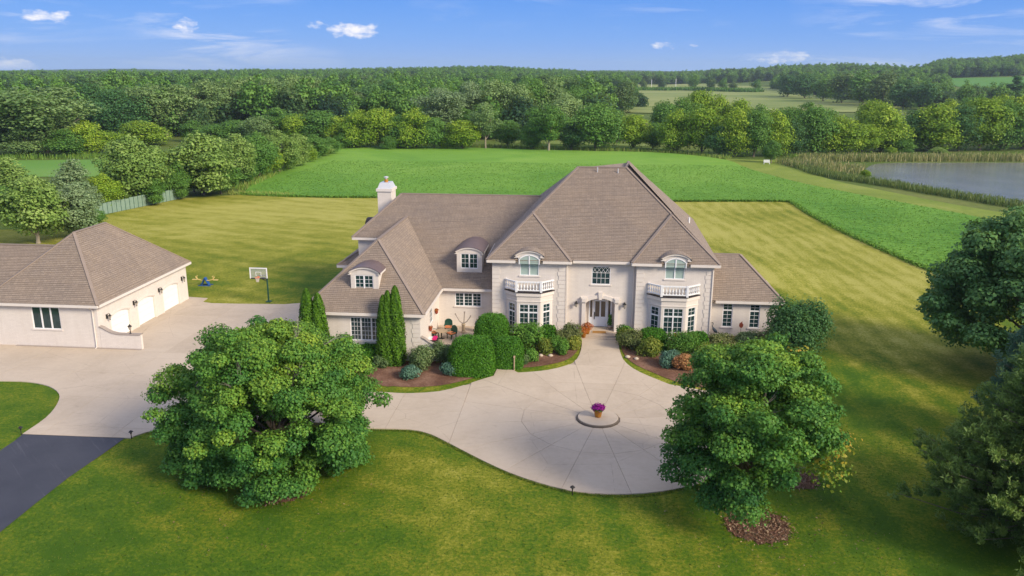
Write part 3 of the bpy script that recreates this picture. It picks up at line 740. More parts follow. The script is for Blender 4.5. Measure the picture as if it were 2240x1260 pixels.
# concrete driveway: base sheet with recessed joints and raised slabs
CX, CY, CR = 1.36, 53.76, 10.65
arc = [(CX+CR*math.cos(math.radians(a)), CY+CR*math.sin(math.radians(a))) for a in range(38, -96, -6)]
outer = (P((50, 950)) + smoothpoly(P((50, 950), (100, 915), (125, 885), (129, 862), (105, 845), (60, 836), (0, 834), (-80, 834), (-200, 834)), 3)[1:]
  + P((-300, 834), (-300, 762)) + [(-53, 64.9), (-43.1, 64.9), (-43.1, 81.0)]
  + [at(412, 650), at(454, 653), at(443, 661), at(463, 664), at(655, 664), at(715, 666), (-23, 79), (-23.3, 64)]
  + [(-21, 61.5), (-17.5, 59.2)] + smoothpoly(P((800, 856), (860, 860), (900, 861), (960, 857), (1010, 845), (1050, 832), (1080, 823)), 2)
  + P((1088, 806), (1093, 795), (1110, 803), (1133, 816)) + smoothpoly(P((1133, 816), (1165, 814), (1200, 810), (1240, 800), (1262, 786), (1271, 766), (1273, 748)), 2)
  + [(.02, 70.2), (3.4, 70.2)] + P((1353, 748)) + smoothpoly(P((1355, 765), (1363, 787), (1385, 807), (1420, 824), (1465, 842)), 2) + arc[1:]
  + smoothpoly(P((1350, 1083), (1250, 1075), (1150, 1048), (1080, 1020), (1010, 985), (960, 959), (930, 947), (890, 940), (800, 938)), 2)[1:]
  + smoothpoly(P((700, 926), (600, 918), (500, 918), (400, 930), (318, 947), (285, 959)), 2))
outer = [q for i, q in enumerate(outer) if math.dist(q, outer[i-1]) > .05]
drv = drape('driveway', outer, 1, .02, M['joint'])
def slab(poly):
    c = poly
    ar = sum(c[i][0]*c[(i+1) % len(c)][1]-c[(i+1) % len(c)][0]*c[i][1] for i in range(len(c)))/2
    if abs(ar) < .25 or len(c) < 3: return
    if ar < 0: c = c[::-1]
    c = [q for i, q in enumerate(c) if math.dist(q, c[i-1]) > .02]
    if len(c) < 3: return
    V = [Vector((*q, 0)) for q in c]; mb = MB(); T = lambda q, k: Vector((q[0], q[1], gz(q[0], q[1])+k))
    # subdivided top so that the slab follows the slope
    for t in tessellate_polygon([V]): 
        tr = [c[i] for i in t]
        if (tr[1][0]-tr[0][0])*(tr[2][1]-tr[0][1])-(tr[1][1]-tr[0][1])*(tr[2][0]-tr[0][0]) < 0: tr = tr[::-1]
        mb.face([T(q, .065) for q in tr])
    for i in range(len(c)): p, q = c[i], c[(i+1) % len(c)]; mb.face([T(p, -.02), T(q, -.02), T(q, .065), T(p, .065)])
    mb.build('slab', M['concrete'], drv)
g2 = .010
XS = -8.6
court = clip(outer, 1, 0, XS+g2); court = clip(court, 0, 1, 40)
NS = 16; A0 = math.radians(-102.5)
for k in range(NS):
    a, b = A0+2*math.pi*k/NS, A0+2*math.pi*(k+1)/NS
    sec = clip(court, -math.sin(a), math.cos(a), -math.sin(a)*CX+math.cos(a)*CY+g2)
    sec = clip(sec, math.sin(b), -math.cos(b), math.sin(b)*CX-math.cos(b)*CY+g2) if sec else sec
    if not sec: continue
    mx, my = math.cos((a+b)/2), math.sin((a+b)/2); off = mx*CX+my*CY; cs = math.cos(math.pi/NS)
    for r0, r1 in ((1.60*cs, 5.4), (5.4, 30)):
        q = clip(sec, mx, my, off+r0+g2)
        q = clip(q, -mx, -my, -(off+r1-g2)) if q else q
        if r0 > 5 and q and max(v_[1] for v_ in q) > 64:      # front walk: cross joints
            for y0, y1 in ((0, 60.2), (60.2, 63.6), (63.6, 67), (67, 72)):
                w_ = clip(q, 0, 1, y0+g2); w_ = clip(w_, 0, -1, -(y1-g2)) if w_ else w_
                if w_: slab(w_)
        elif q: slab(q)
west = clip(outer, -1, 0, -(XS-g2))
gx_ = [-75, -66, -58, -52.5, -47, -41.5, -36.5, -31.5, -27, -22.5, -18, -13.4, XS]; gy_ = [38, 44, 49, 54, 59, 64.2, 69.6, 75.2, 82.5]
for x0, x1 in zip(gx_, gx_[1:]):
    for y0, y1 in zip(gy_, gy_[1:]):
        q = west
        for a, b, c in ((1, 0, x0+g2), (-1, 0, -(x1-g2)), (0, 1, y0+g2), (0, -1, -(y1-g2))):
            if q: q = clip(q, a, b, c)
        if q and len(q) > 2: slab(q)
# mulch beds
bed1 = smoothpoly(P((700, 800), (825, 842), (860, 845), (900, 847), (960, 844), (1010, 834), (1050, 823), (1076, 816)), 2)+[at(1085, 800), (-9.2, 62.0), (-9.4, 66.0), (-13, 65.5), (-13.2, 63.2), (-24, 63.2)]
drape('mulch_bed', bed1, 1, .035, M['mulch'])
bed2 = P((1100, 800))+smoothpoly(P((1134, 805), (1165, 803), (1200, 798), (1236, 789), (1256, 776), (1267, 760), (1271, 748)), 2)+[(-.1, 71.2), (-8.6, 70.8), (-8.9, 66)]
drape('mulch_bed', bed2, 1, .035, M['mulch'])
bed3 = P((1356, 750))+smoothpoly(P((1360, 764), (1370, 782), (1392, 799), (1430, 816), (1470, 832), (1530, 848), (1600, 850), (1680, 830), (1725, 790), (1735, 760)), 2)+[(19, 72.5), (3.6, 71.3)]
drape('mulch_bed', bed3, 1, .035, M['mulch'])
def disc(cx, cy, rx, ry, n=46, sd=0):
    r_ = random.Random(sd); return [(cx+rx*math.cos(2*math.pi*i/n)*r_.uniform(.86, 1.1), cy+ry*math.sin(2*math.pi*i/n)*r_.uniform(.86, 1.1)) for i in range(n)]
drape('mulch_ring', disc(9.95, 40.5, 1.75, 1.75, sd=3), .5, .03, M['mulch'])
drape('mulch_ring', disc(13.3, 46.2, 1.5, 1.3, sd=4), .5, .03, M['mulch'])
drape('mulch_ring', disc(-17.6, 41.6, 1.9, 1.3, sd=5), .5, .03, M['mulch'])
def litter(name, cx, cy, r, n, m, size, seed):
    rg = np.random.default_rng(seed); a = rg.random(n)*6.28; q = r*np.sqrt(rg.random(n))*(1+.12*rg.normal(size=n)); p = np.stack([cx+q*np.cos(a), cy+q*np.sin(a), np.full(n, .05)+rg.random(n)*.04], 1)
    tag(link(name, leafmesh(name, p, rg.normal(size=p.shape)*.5+np.array([0, 0, .8]), size*(.5+rg.random(n)), rg.random(n), L[m], asp=.45, rng=rg)), kind='stuff')
litter('bark_litter', 9.95, 40.5, 1.85, 1500, 'litter', .13, 1); litter('bark_litter', 13.3, 46.2, 1.5, 900, 'litter', .13, 2); litter('bark_litter', -17.6, 41.6, 1.7, 900, 'litter', .13, 3); litter('fallen_leaves', 10.5, 41.5, 6, 260, 'litter', .11, 4); litter('fallen_leaves', -18, 42, 8, 260, 'litter', .11, 5)
# grass blades along the edges and over the nearest lawn
edge_leaves('lawn_edge_grass', [q for q in smoothpoly(P((318, 949), (400, 934), (500, 922), (600, 922), (700, 930), (800, 941), (890, 943), (930, 950), (960, 962), (1010, 988), (1080, 1023), (1150, 1051), (1250, 1078), (1350, 1086), (1430, 1083), (1500, 1068)), 3)], .22, .07, 120, .07, 'blade')
# ---------------------------------------------------------------- the house
EZ = 7.70; YB = 70.84; YM = 71.36
H = thing('house', (1.7, 71, 0), 'large cream brick house with steep brown hipped roofs facing the circular drive', 'house')
hw = MB()
# main block, front, clockwise seen from outside
wall(hw, (-8.2, YB), (-1.5, YB), 0, 7.62, [(8.2-5.66, 8.2-3.96, 6.22, 7.62)])
wall(hw, (-1.5, YB), (-1.5, YM), 0, 7.62)
wall(hw, (-1.5, YM), (4.79, YM), 0, 7.62, [(1.5+.82, 1.5+2.5, 5.42, 7.12), (1.5+.36, 1.5+2.98, 1.0, 3.99)], .12)
wall(hw, (4.79, YM), (4.79, YB), 0, 7.62)
wall(hw, (4.79, YB), (11.6, YB), 0, 7.62, [(7.32-4.79, 9.04-4.79, 6.22, 7.62)])
wall(hw, (11.6, YB), (11.6, 91.6), 0, 7.62); wall(hw, (11.6, 91.6), (-8.2, 91.6), 0, 7.62); wall(hw, (-8.2, 91.6), (-8.2, YB), 0, 7.62)
hw.build('wall', M['wall'], H)
# roof of the main block
m_ = .6039; mk = m_*1.4736
xl, xr, x1, x2, yf, p_, yr = -8.653, 12.04, -1.0525, 4.3386, 70.39, .5209, 82.59; ym = yf+p_
zr = EZ+m_*(yr-ym); hx = (yr-ym)/1.4736
aL = (xl+x1)/2; hL = (x1-xl)/2*1.4736; zL_ = EZ+m_*hL; aR = (x2+xr)/2; hR = (xr-x2)/2*1.4736; zR_ = EZ+m_*hR
yb = 92.0; zpk = 15.02; xpk = xr-(zpk-EZ)/mk; 
TL, TR = (xl+hx, yr, zr), (xr-hx, yr, zr); PK = (4.42, 84.3, 15.06); PB = (4.42, 85.6, 15.06)
main_planes = [
  [(x1, ym, EZ), (x2, ym, EZ), (aR, ym+hR, zR_), TR, TL, (aL, ym+hL, zL_)],
  [(xl, yf, EZ), (x1, yf, EZ), (aL, yf+hL, zL_)],
  [(x1, yf, EZ), (x1, ym, EZ), (aL, ym+hL, zL_), (aL, yf+hL, zL_)],
  [(xl, yb, EZ), (xl, yf, EZ), (aL, yf+hL, zL_), (aL, ym+hL, zL_), TL, (xl+hx, yr+.4, zr)],
  [(x2, yf, EZ), (xr, yf, EZ), (aR, yf+hR, zR_)],
  [(x2, ym, EZ), (x2, yf, EZ), (aR, yf+hR, zR_), (aR, ym+hR, zR_)],
  [(xr, yf, EZ), (xr, yb, EZ), PB, PK, TR, (aR, ym+hR, zR_), (aR, yf+hR, zR_)],
  [(xr, yb, EZ), (xl, yb, EZ), (xl+hx, yr+.4, zr), (4.1, yr+1.2, zr), PB], [TR, PK, PB, (4.1, yr+1.2, zr), (xl+hx, yr+.4, zr), TL]]
roof(H, main_planes, [((aL, ym+hL, zL_), TL), (TL, TR), (TR, PK), (TR, (aR, ym+hR, zR_)), ((aR, yf+hR, zR_), (xr, yf, EZ)), ((aR, yf+hR, zR_), (x2, yf, EZ)), ((aR, yf+hR, zR_), (aR, ym+hR, zR_)),
   ((aL, yf+hL, zL_), (x1, yf, EZ)), ((aL, yf+hL, zL_), (xl, yf, EZ)), ((aL, yf+hL, zL_), (aL, ym+hL, zL_)), (PK, PB), (PB, (xr, yb, EZ))], label='steep brown shingled roof over the main block')
# the eyebrow dormers interrupt the front gutters
gutter(H, (xl, yf), (-6.05, yf), EZ); gutter(H, (-3.58, yf), (x1, yf), EZ)
gutter(H, (x1+.16, ym), (x2-.16, ym), EZ); gutter(H, (x2, yf), (6.95, yf), EZ); gutter(H, (9.45, yf), (xr, yf), EZ)
gutter(H, (xr, yf+.16), (xr, yb), EZ); gutter(H, (xr, yb+.1), (xl, yb+.1), EZ); gutter(H, (xl, yb), (xl, yf+.16), EZ); gutter(H, (x1, yf+.02), (x1, ym-.06), EZ, .12); gutter(H, (x2, ym-.06), (x2, yf+.02), EZ, .12)
for xc in (-4.81, 8.18):
    barrel(H, xc, 1.36, 8.16, .50, yf-.06, yf+2.4, 1.0, 7.62, metal=False)
for (u0, gl, x) in ((-5.66, 'glass_blind', 0), (7.32, 'glass_blind', 0)):
    wn = window(H, (u0, YB), (1, 0), 6.22, 7.60, 1.7, 2, .05, glass=gl, grid=None, label='upstairs window with pale blinds under an arched hood')
    # arched head of the window fills the hood
    hd = MB(); xs = [u0+1.7*i/10 for i in range(11)]
    top = lambda x: 7.80+.42*(1-(abs(x-u0-.85)/.95)**2.2)
    for a, b in zip(xs, xs[1:]):
        hd.face([(a, yf+.02, 7.40), (b, yf+.02, 7.40), (b, yf+.02, top(b)), (a, yf+.02, top(a))])
        hd.face([(a, yf+.02, top(a)), (b, yf+.02, top(b)), (b, YB+.04, top(b)), (a, YB+.04, top(a))])
    for sx, a in ((-1, u0), (1, u0+1.7)): hd.face([(a, yf+.02, 7.4), (a, YB+.04, 7.4), (a, YB+.04, top(a)), (a, yf+.02, top(a))][::-sx])
    hd.face([(u0, yf+.02, 7.40), (u0, YB-.01, 7.4), (u0+1.7, YB-.01, 7.4), (u0+1.7, yf+.02, 7.40)])
    hd.build('pane', M[gl], wn)
    fr = MB(); fr.box((u0+.80, yf-.03, 7.40), (u0+.90, yf+.018, top(u0+.85)-.02)); fr.box((u0-.09, yf-.03, 7.36), (u0-.003, YB-.003, 7.86)); fr.box((u0+1.703, yf-.03, 7.36), (u0+1.79, YB-.003, 7.86))
    for a, b in zip(xs, xs[1:]): fr.face([(a, yf-.03, top(a)-.07), (b, yf-.03, top(b)-.07), (b, yf-.03, top(b)+.05), (a, yf-.03, top(a)+.05)])
    fr.build('window_head', M['white'], wn)
# landing window with gothic tracery above the door
wn = window(H, (.82, YM), (1, 0), 5.42, 7.10, 1.68, 1, .05, grid=None, label='landing window with crossed gothic tracery')
tr = MB(); X0, X1, Z0, Z1 = .905, 2.415, 5.505, 7.015; cw = (X1-X0)/4
for i in (1, 2, 3): tr.box((X0+cw*i-.014, YM+.03, Z0), (X0+cw*i+.014, YM+.068, Z0+1.0))
for z in (Z0+.5, Z0+1.0):
    for i in range(4): tr.box((X0+cw*i+.016, YM+.032, z-.014), (X0+cw*(i+1)-.016, YM+.066, z+.014))
for i in range(0, 5):
    for s in (-1, 1):
        if not 0 <= i+s <= 4: continue
        tr.beam((X0+cw*i, YM+.05+.004*s, Z0+1.0), (X0+cw*(i+.55*s), YM+.05+.004*s, Z0+1.32), .022, .025); tr.beam((X0+cw*(i+.55*s), YM+.05+.004*s, Z0+1.32), (X0+cw*(i+s), YM+.05+.004*s, Z1-.02), .022, .025)
tr.build('tracery', M['white'], wn)
for s in (0, 1):
    sp = MB(); xa = .82 if s == 0 else 2.5; sg = 1 if s == 0 else -1
    sp.face([(xa, YM-.004, 7.11), (xa, YM-.004, 6.93), (xa+sg*.22, YM-.004, 7.05), (xa+sg*.42, YM-.004, 7.11)][::1 if s == 0 else -1]); sp.build('window_head', M['trim'], wn)
# quoins on every corner of the front
for a, b, sd in ((-8.2, -7.45, None), (-2.25, -1.5, 'r'), (4.79, 5.54, None), (10.85, 11.6, 'r')): quoins(H, a, b, YB, .75, 7.35, side=sd)
# ------------ bay windows with balconies
def bay(xa, xb, xc, xd, dep, zdk):
    """plan wall points xa, xd; front points xb, xc at depth dep"""
    yq = YB-dep; pl = [(xa, YB), (xb, yq), (xc, yq), (xd, YB)]
    b = MB(); segs = list(zip(pl, pl[1:]))
    zt = 3.78; specs = []
    for i, (p, q) in enumerate(segs):
        Ls = math.dist(p, q); hl = (.30, Ls-.25) if i != 1 else (.22, Ls-.22)
        wall(b, p, q, .0, zdk-.42, [(hl[0], hl[1], 1.0, zt)], .1); specs.append((p, q, hl))
    bo = b.build('bay_window', M['wall'], H, label='projecting bay of tall windows under a white balcony')
    for i, (p, q, hl) in enumerate(specs):
        Ls = math.dist(p, q); d = ((q[0]-p[0])/Ls, (q[1]-p[1])/Ls); s = (p[0]+d[0]*hl[0], p[1]+d[1]*hl[0])
        window(H, s, d, 1.0, zt, hl[1]-hl[0], 2 if i == 1 else 1, .06, trans=.28, grid=(2, 4))
    # mouldings and dark deck edge
    def band(off, z0, z1, mt, nm):
        k = MB(); o = off; pp = [(xa-o*1.2, YB-.004), (xb-o*.6, yq-o), (xc+o*.6, yq-o), (xd+o*1.2, YB-.004)]; k.prism(pp, z0, z1); return k.build(nm, M[mt], bo)
    band(.05, zdk-.95, zdk-.88, 'trim', 'moulding'); band(.10, zdk-.42, zdk-.10, 'trim', 'cornice'); band(.16, zdk-.098, zdk-.02, 'dark', 'deck')
    # balustrade
    off = .06; pp = [(xa-.07, YB-.03), (xb-.04, yq-off), (xc+.04, yq-off), (xd+.07, YB-.03)]
    rl = MB()
    for p, q in zip(pp, pp[1:]):
        rl.obox(p, q, .17, zdk+.86, zdk+.97); rl.obox(p, q, .15, zdk+.10, zdk+.20)
    bal = rl.build('balustrade', M['white'], H, label='white balustrade of the balcony over the bay')
    for p in (pp[1], pp[2]):
        k = MB(); k.box((p[0]-.10, p[1]-.10, zdk-.04), (p[0]+.10, p[1]+.10, zdk+1.0)); k.build('post', M['white'], bal)
    proto = None
    for si, (p, q) in enumerate(zip(pp, pp[1:])):
        Ls = math.dist(p, q); n = 8 if si == 1 else 6
        for i in range(n):
            t = (i+.5+(.0))/n if si == 1 else (i+.6)/(n+.2)
            x, y = p[0]+(q[0]-p[0])*t, p[1]+(q[1]-p[1])*t
            if proto is None:
                k = MB(); prof = [(.055, 0), (.055, .06), (.03, .09), (.06, .17), (.075, .26), (.055, .38), (.028, .50), (.035, .56), (.055, .60), (.055, .66)]
                k.lathe((0, 0, 0), prof, 8); proto = mesh_of(k, 'baluster', M['white'])
            o = link('baluster', proto, bal); o.location = (Vector((x, y, zdk+.20))-origin(H))
bay(-6.90, -5.86, -3.72, -2.68, .95, 4.95)
bay(5.95, 7.04, 9.21, 10.36, .95, 4.88)
# ------------ door portal
pr = MB(); xcD = 1.66
for sx in (-1, 1):
    k = MB(); x = xcD+sx*1.50; k.box((x-.17, YM-.16, .62), (x+.17, YM-.003, 3.72)); k.box((x-.22, YM-.20, .62), (x+.22, YM-.162, 1.0)); k.build('pilaster', M['trim'], H)
    k = MB(); k.box((x-.27, YM-.24, 3.722), (x+.27, YM-.003, 4.22)); k.beam((x-.17, YM-.27, 3.97), (x+.17, YM-.27, 3.97), .06, .34, Vector((.7, 0, .7))); k.build('capital', M['trim'], H)
ar = MB(); N = 14
def arcz(t, r): return r*(1-abs(t)**2)
for i in range(N):
    t0, t1 = -1+2*i/N, -1+2*(i+1)/N; xa_, xb_ = xcD+t0*1.31, xcD+t1*1.31
    i0, i1 = 3.72+arcz(t0, .42), 3.72+arcz(t1, .42); o0, o1 = 4.14+arcz(t0, .30), 4.14+arcz(t1, .30); y0, y1 = YM-.14, YM-.003
    ar.face([(xa_, y0, i0), (xb_, y0, i1), (xb_, y0, o1), (xa_, y0, o0)]); ar.face([(xa_, y0, o0), (xb_, y0, o1), (xb_, y1, o1), (xa_, y1, o0)])
    ar.face([(xa_, y0, i0), (xa_, YM+1.28, i0), (xb_, YM+1.28, i1), (xb_, y0, i1)])
ar.build('door_arch', M['trim'], H)
k = MB(); c = [(xcD-.13, 4.02), (xcD+.13, 4.02), (xcD+.20, 4.72), (xcD-.20, 4.72)]
A = [(x, YM-.22, z) for x, z in c]; B_ = [(x, YM-.003, z) for x, z in c]; k.face(A)
for i in range(4): k.face([A[i], B_[i], B_[(i+1) % 4], A[(i+1) % 4]])
k.build('keystone', M['trim'], H)
# recess and door
rc = MB(); yd = YM+1.30; xa, xb = 1.5+.36-1.5, 1.5+2.98-1.5
rc.face([(xa, YM+.12, 1.0), (xa, yd, 1.0), (xa, yd, 4.2), (xa, YM+.12, 4.2)][::-1]); rc.face([(xb, YM+.12, 1.0), (xb, yd, 1.0), (xb, yd, 4.2), (xb, YM+.12, 4.2)])
rc.face([(xa, yd, 1.0), (xb, yd, 1.0), (xb, yd, 4.2), (xa, yd, 4.2)])
rc.build('porch_recess', M['wall'], H)
ds = MB(); dx0, dx1 = .72, 2.70; y = yd-.06
ds.box((dx0-.08, y-.05, 1.06), (dx0, y+.05, 3.80)); ds.box((dx1, y-.05, 1.06), (dx1+.08, y+.05, 3.80)); ds.box((dx0, y-.05, 3.68), (dx1, y+.05, 3.80))
ds.box((1.02, y-.05, 1.06), (1.10, y+.05, 3.68)); ds.box((2.32, y-.05, 1.06), (2.40, y+.05, 3.68))
dfr = ds.build('door_frame', M['white'], H)
for a, b in ((.72, 1.02), (2.40, 2.70)):
    k = MB(); k.box((a, y-.02, 1.06), (b, y+.02, 1.95)); k.box((a, y-.02, 1.951), (a+.05, y+.02, 3.68)); k.box((b-.05, y-.02, 1.951), (b, y+.02, 3.68)); sl = k.build('sidelight', M['blue_white'], dfr)
    k = MB(); k.box((a+.05, y-.005, 1.951), (b-.05, y+.01, 3.68)); k.build('pane', M['door_glass'], dfr)
k = MB(); k.box((1.10, y-.03, 1.06), (2.32, y+.02, 2.0))
for a, b in ((1.10, 1.24), (1.64, 1.78), (2.18, 2.32)): k.box((a, y-.03, 2.001), (b, y+.02, 3.5))
k.box((1.10, y-.03, 3.501), (2.32, y+.02, 3.68)); k.box((1.22, y-.042, 1.16), (1.66, y-.031, 1.9)); k.box((1.76, y-.042, 1.16), (2.20, y-.031, 1.9))
dr = k.build('front_door', M['blue_white'], H, label='pale blue white front door with two glass lights')
for a, b in ((1.24, 1.64), (1.78, 2.18)): k = MB(); k.box((a, y-.01, 2.001), (b, y+.01, 3.5)); k.build('pane', M['door_glass'], dr)
k = MB(); k.box((1.14, y-.075, 1.75), (1.22, y-.033, 2.45)); k.tube([(1.18, y-.08, 2.3), (1.18, y-.16, 2.15), (1.18, y-.15, 1.9), (1.18, y-.08, 1.8)], .018, 6); k.build('door_handle', M['black'], dr)
# steps
for z0, z1, yfr in ((.45, .70, 69.0), (.70, .86, 69.45), (.86, 1.02, 69.95)):
    k = MB(); k.box((-.02, yfr, z0), (3.44, YM-.25 if z1 < 1 else yd-.12, z1-.002)) if z1 < 1 else k.prism([(-.02, yfr), (3.44, yfr), (3.44, YM-.26), (2.97, YM-.26), (2.97, yd-.12), (.37, yd-.12), (.37, YM-.26), (-.02, YM-.26)], z0, z1); k.build('step', M['stone'], H)
# ------------ right (east) wing
ex, ey, ez = 18.05, 71.4, 4.2; RX, RY, RZ = 14.62, 75.3, 7.62
wl_ = MB(); wall(wl_, (11.6, ey+.45), (ex-.45, ey+.45), 0, ez-.1, [(12.78-11.6, 13.66-11.6, 1.60, 3.80), (15.18-11.6, 16.08-11.6, 1.57, 3.78)])
wall(wl_, (ex-.45, ey+.45), (ex-.45, 79), 0, ez-.1); wall(wl_, (ex-.45, 79), (11.6, 79), 0, ez-.1); wl_.build('wall', M['wall'], H)
window(H, (12.78, ey+.45), (1, 0), 1.60, 3.80, .88, 1, .08, trans=.28, label='tall narrow window of the low wing, beside the main block'); window(H, (15.18, ey+.45), (1, 0), 1.57, 3.78, .90, 1, .08, trans=.28, label='tall narrow window of the low wing, near its outer corner')
roof(H, [[(11.5, ey, ez), (ex, ey, ez), (RX, RY, RZ), (11.5, RY, RZ)], [(ex, ey, ez), (ex, 79.4, ez), (RX, RY+.2, RZ), (RX, RY, RZ)], [(ex, 79.4, ez), (11.5, 79.4, ez), (11.5, RY+.2, RZ), (RX, RY+.2, RZ)]],
     [((RX, RY, RZ), (ex, ey, ez)), ((11.7, RY+.1, RZ), (RX, RY+.1, RZ))], label='lower shingled roof of the right wing')
gutter(H, (12.0, ey), (ex, ey), ez); gutter(H, (ex, ey+.16), (ex, 79.4), ez); quoins(H, ex-1.0, ex-.45, ey+.45, .75, 4.0, side='r')
# ------------ left (west) wing: long catslide roof
LA, LB = (-23.22, 78.06, 7.91), (-19.59, 84.95, 11.38)
wl_ = MB(); wall(wl_, (-13.4, 72.0), (-8.2, 72.0), 0, 4.5, [(13.4-11.84, 13.4-9.38, 2.80, 4.10)]); wall(wl_, (-22.75, 91.3), (-22.75, 78.5), 0, 7.75); wall(wl_, (-22.75, 78.5), (-16.9, 78.5), 3.9, 7.75); wall(wl_, (-8.3, 91.3), (-22.75, 91.3), 0, 7.75)
wl_.build('wall', M['wall'], H)
window(H, (-11.84, 72.0), (1, 0), 2.80, 4.10, 2.46, 3, .08, label='three-part window over the patio')
roof(H, [[LA, (-17, 78.06, 7.91), (-13.6, 71.56, 4.63), (-8.1, 71.56, 4.63), (-8.1, 77.66, 7.705), (-3.8, 84.95, 11.38), LB], [(-23.22, 91.8, 7.91), LA, LB], [(-7.9, 91.8, 7.91), (-23.22, 91.8, 7.91), LB, (-3.8, 84.95, 11.38)]],
     [(LA, LB), (LB, (-4.2, 84.95, 11.38)), (LB, (-23.22, 91.8, 7.91))], label='long shingled roof of the left wing')
gutter(H, (-23.22, 78.06), (-19.9, 78.06), 7.91); gutter(H, (-12.9, 71.56), (-8.25, 71.56), 4.63); gutter(H, (-23.22, 91.8), (-23.22, 78.2), 7.91)
# low roof on the far left side
ax, ay = -25.42, 79.53
wl_ = MB(); wall(wl_, (ax+.45, 90), (ax+.45, ay+.45), 0, 4.5); wall(wl_, (ax+.45, ay+.45), (-22.7, ay+.45), 0, 4.5); wl_.build('wall', M['wall'], H)
roof(H, [[(ax, 90, 4.63), (ax, ay, 4.63), (-22.7, ay+1.9, 6.35), (-22.7, 90, 6.35)], [(ax, ay, 4.63), (-22.6, ay, 4.63), (-22.7, ay+1.9, 6.35)]], [((ax, ay, 4.63), (-22.7, ay+1.9, 6.35))]); gutter(H, (ax, ay), (-22.8, ay), 4.63); gutter(H, (ax, 90), (ax, ay+.15), 4.63)
# arched dormer on the far side of the left wing, facing the garage
k = MB(); cxd, cyd, czd = -22.6, 84.6, 8.1
for i in range(8):
    a0, a1 = math.pi*i/8, math.pi*(i+1)/8
    q = lambda a, x: (x, cyd-1.2*math.cos(a), czd+.72*math.sin(a))
    k.face([q(a0, cxd-.75), q(a0, cxd+2), q(a1, cxd+2), q(a1, cxd-.75)])
    k.face([q(a0, cxd-.7), q(a1, cxd-.7), (cxd-.7, cyd, czd-.4)])
k.box((cxd-.7, cyd-1.1, czd-1), (cxd+2, cyd+1.1, czd)); k.build('dormer', M['dark'], H)
# front wing
wlx, wrx, wy, wz = -23.535, -12.97, 62.94, 4.63; apx, apy, apz, bky = -18.25, 69.32, 9.57, 81.3
wl_ = MB(); wall(wl_, (wlx+.45, wy+.45), (wrx-.43, wy+.45), 0, 4.5, [(23.085-19.39, 23.085-17.02+.35, 2.08, 4.10)]); wall(wl_, (wrx-.43, wy+.45), (wrx-.43, 72.0), 0, 4.5, [(67.55-wy-.45, 69.0-wy-.45, 2.25, 4.05)]); wall(wl_, (wlx+.45, 80), (wlx+.45, wy+.45), 0, 4.5)
wl_.build('wall', M['wall'], H)
window(H, (-19.39, wy+.45), (1, 0), 2.08, 4.10, 2.72, 3, .08, label='large three-part window behind the tall arborvitae', grid=(3, 5)); window(H, (wrx-.43, 67.55), (0, 1), 2.25, 4.05, 1.45, 1, .08, grid=(2, 4))
roof(H, [[(wlx, wy, wz), (wrx, wy, wz), (apx, apy, apz)], [(wrx, wy, wz), (wrx, 71.56, wz), (apx, bky, apz), (apx, apy, apz)], [(wlx, 80.0, wz), (wlx, wy, wz), (apx, apy, apz), (apx, bky, apz)]],
     [((apx, apy, apz), (wrx, wy, wz)), ((apx, apy, apz), (wlx, wy, wz)), ((apx, apy, apz), (apx, bky, apz))], label='hipped roof of the projecting front wing')
gutter(H, (wlx, wy), (wrx, wy), wz); gutter(H, (wrx, wy+.15), (wrx, 71.4), wz); gutter(H, (wlx, 80), (wlx, wy+.15), wz)
for a, b, sd in ((-14.15, -13.4, 'r'), (-23.08, -22.4, None)): quoins(H, a, b, wy+.45, .5, 4.35, side=sd)
# dormers
barrel(H, -18.42, 1.42, 7.60, .52, 64.8, 69.0, 1.20, 5.40, win=(-19.27, -17.68, 5.90, 7.36, 'glass', (2, 4), False), label='arched dormer with four by two panes on the front wing')
barrel(H, -10.70, 1.40, 7.66, .50, 73.5, 80.2, 1.20, 5.52, win=(-11.52, -9.90, 6.06, 7.50, 'glass', (2, 3), False), label='arched dormer on the long left roof')
# chimney
k = MB(); k.box((-22.5, 85.9, 6), (-21.0, 88.1, 11.45)); ch = k.build('chimney', M['wall'], H)
k = MB(); k.box((-22.62, 85.78, 11.45), (-20.88, 88.22, 11.75)); k.build('chimney_shoulder', M['trim'], ch)
k = MB(); bse = [(-22.5, 85.9), (-21.0, 85.9), (-21.0, 88.1), (-22.5, 88.1)]; tp = [(-22.28, 86.2), (-21.22, 86.2), (-21.22, 87.8), (-22.28, 87.8)]
for i in range(4): j = (i+1) % 4; k.face([(*bse[i], 11.75), (*bse[j], 11.75), (*tp[j], 12.35), (*tp[i], 12.35)])
k.face([(*q, 12.35) for q in tp]); k.build('chimney_hood', M['galv'], ch)
k = MB(); k.lathe((-21.75, 87, 12.35), [(.22, 0), (.2, .3)], 12); k.build('flue', M['terra'], ch)
k = MB(); k.lathe((-21.75, 87, 12.66), [(.12, 0), (.12, .15), (.26, .17), (.26, .25), (.05, .32)], 12); k.build('flue_cap', M['galv'], ch)
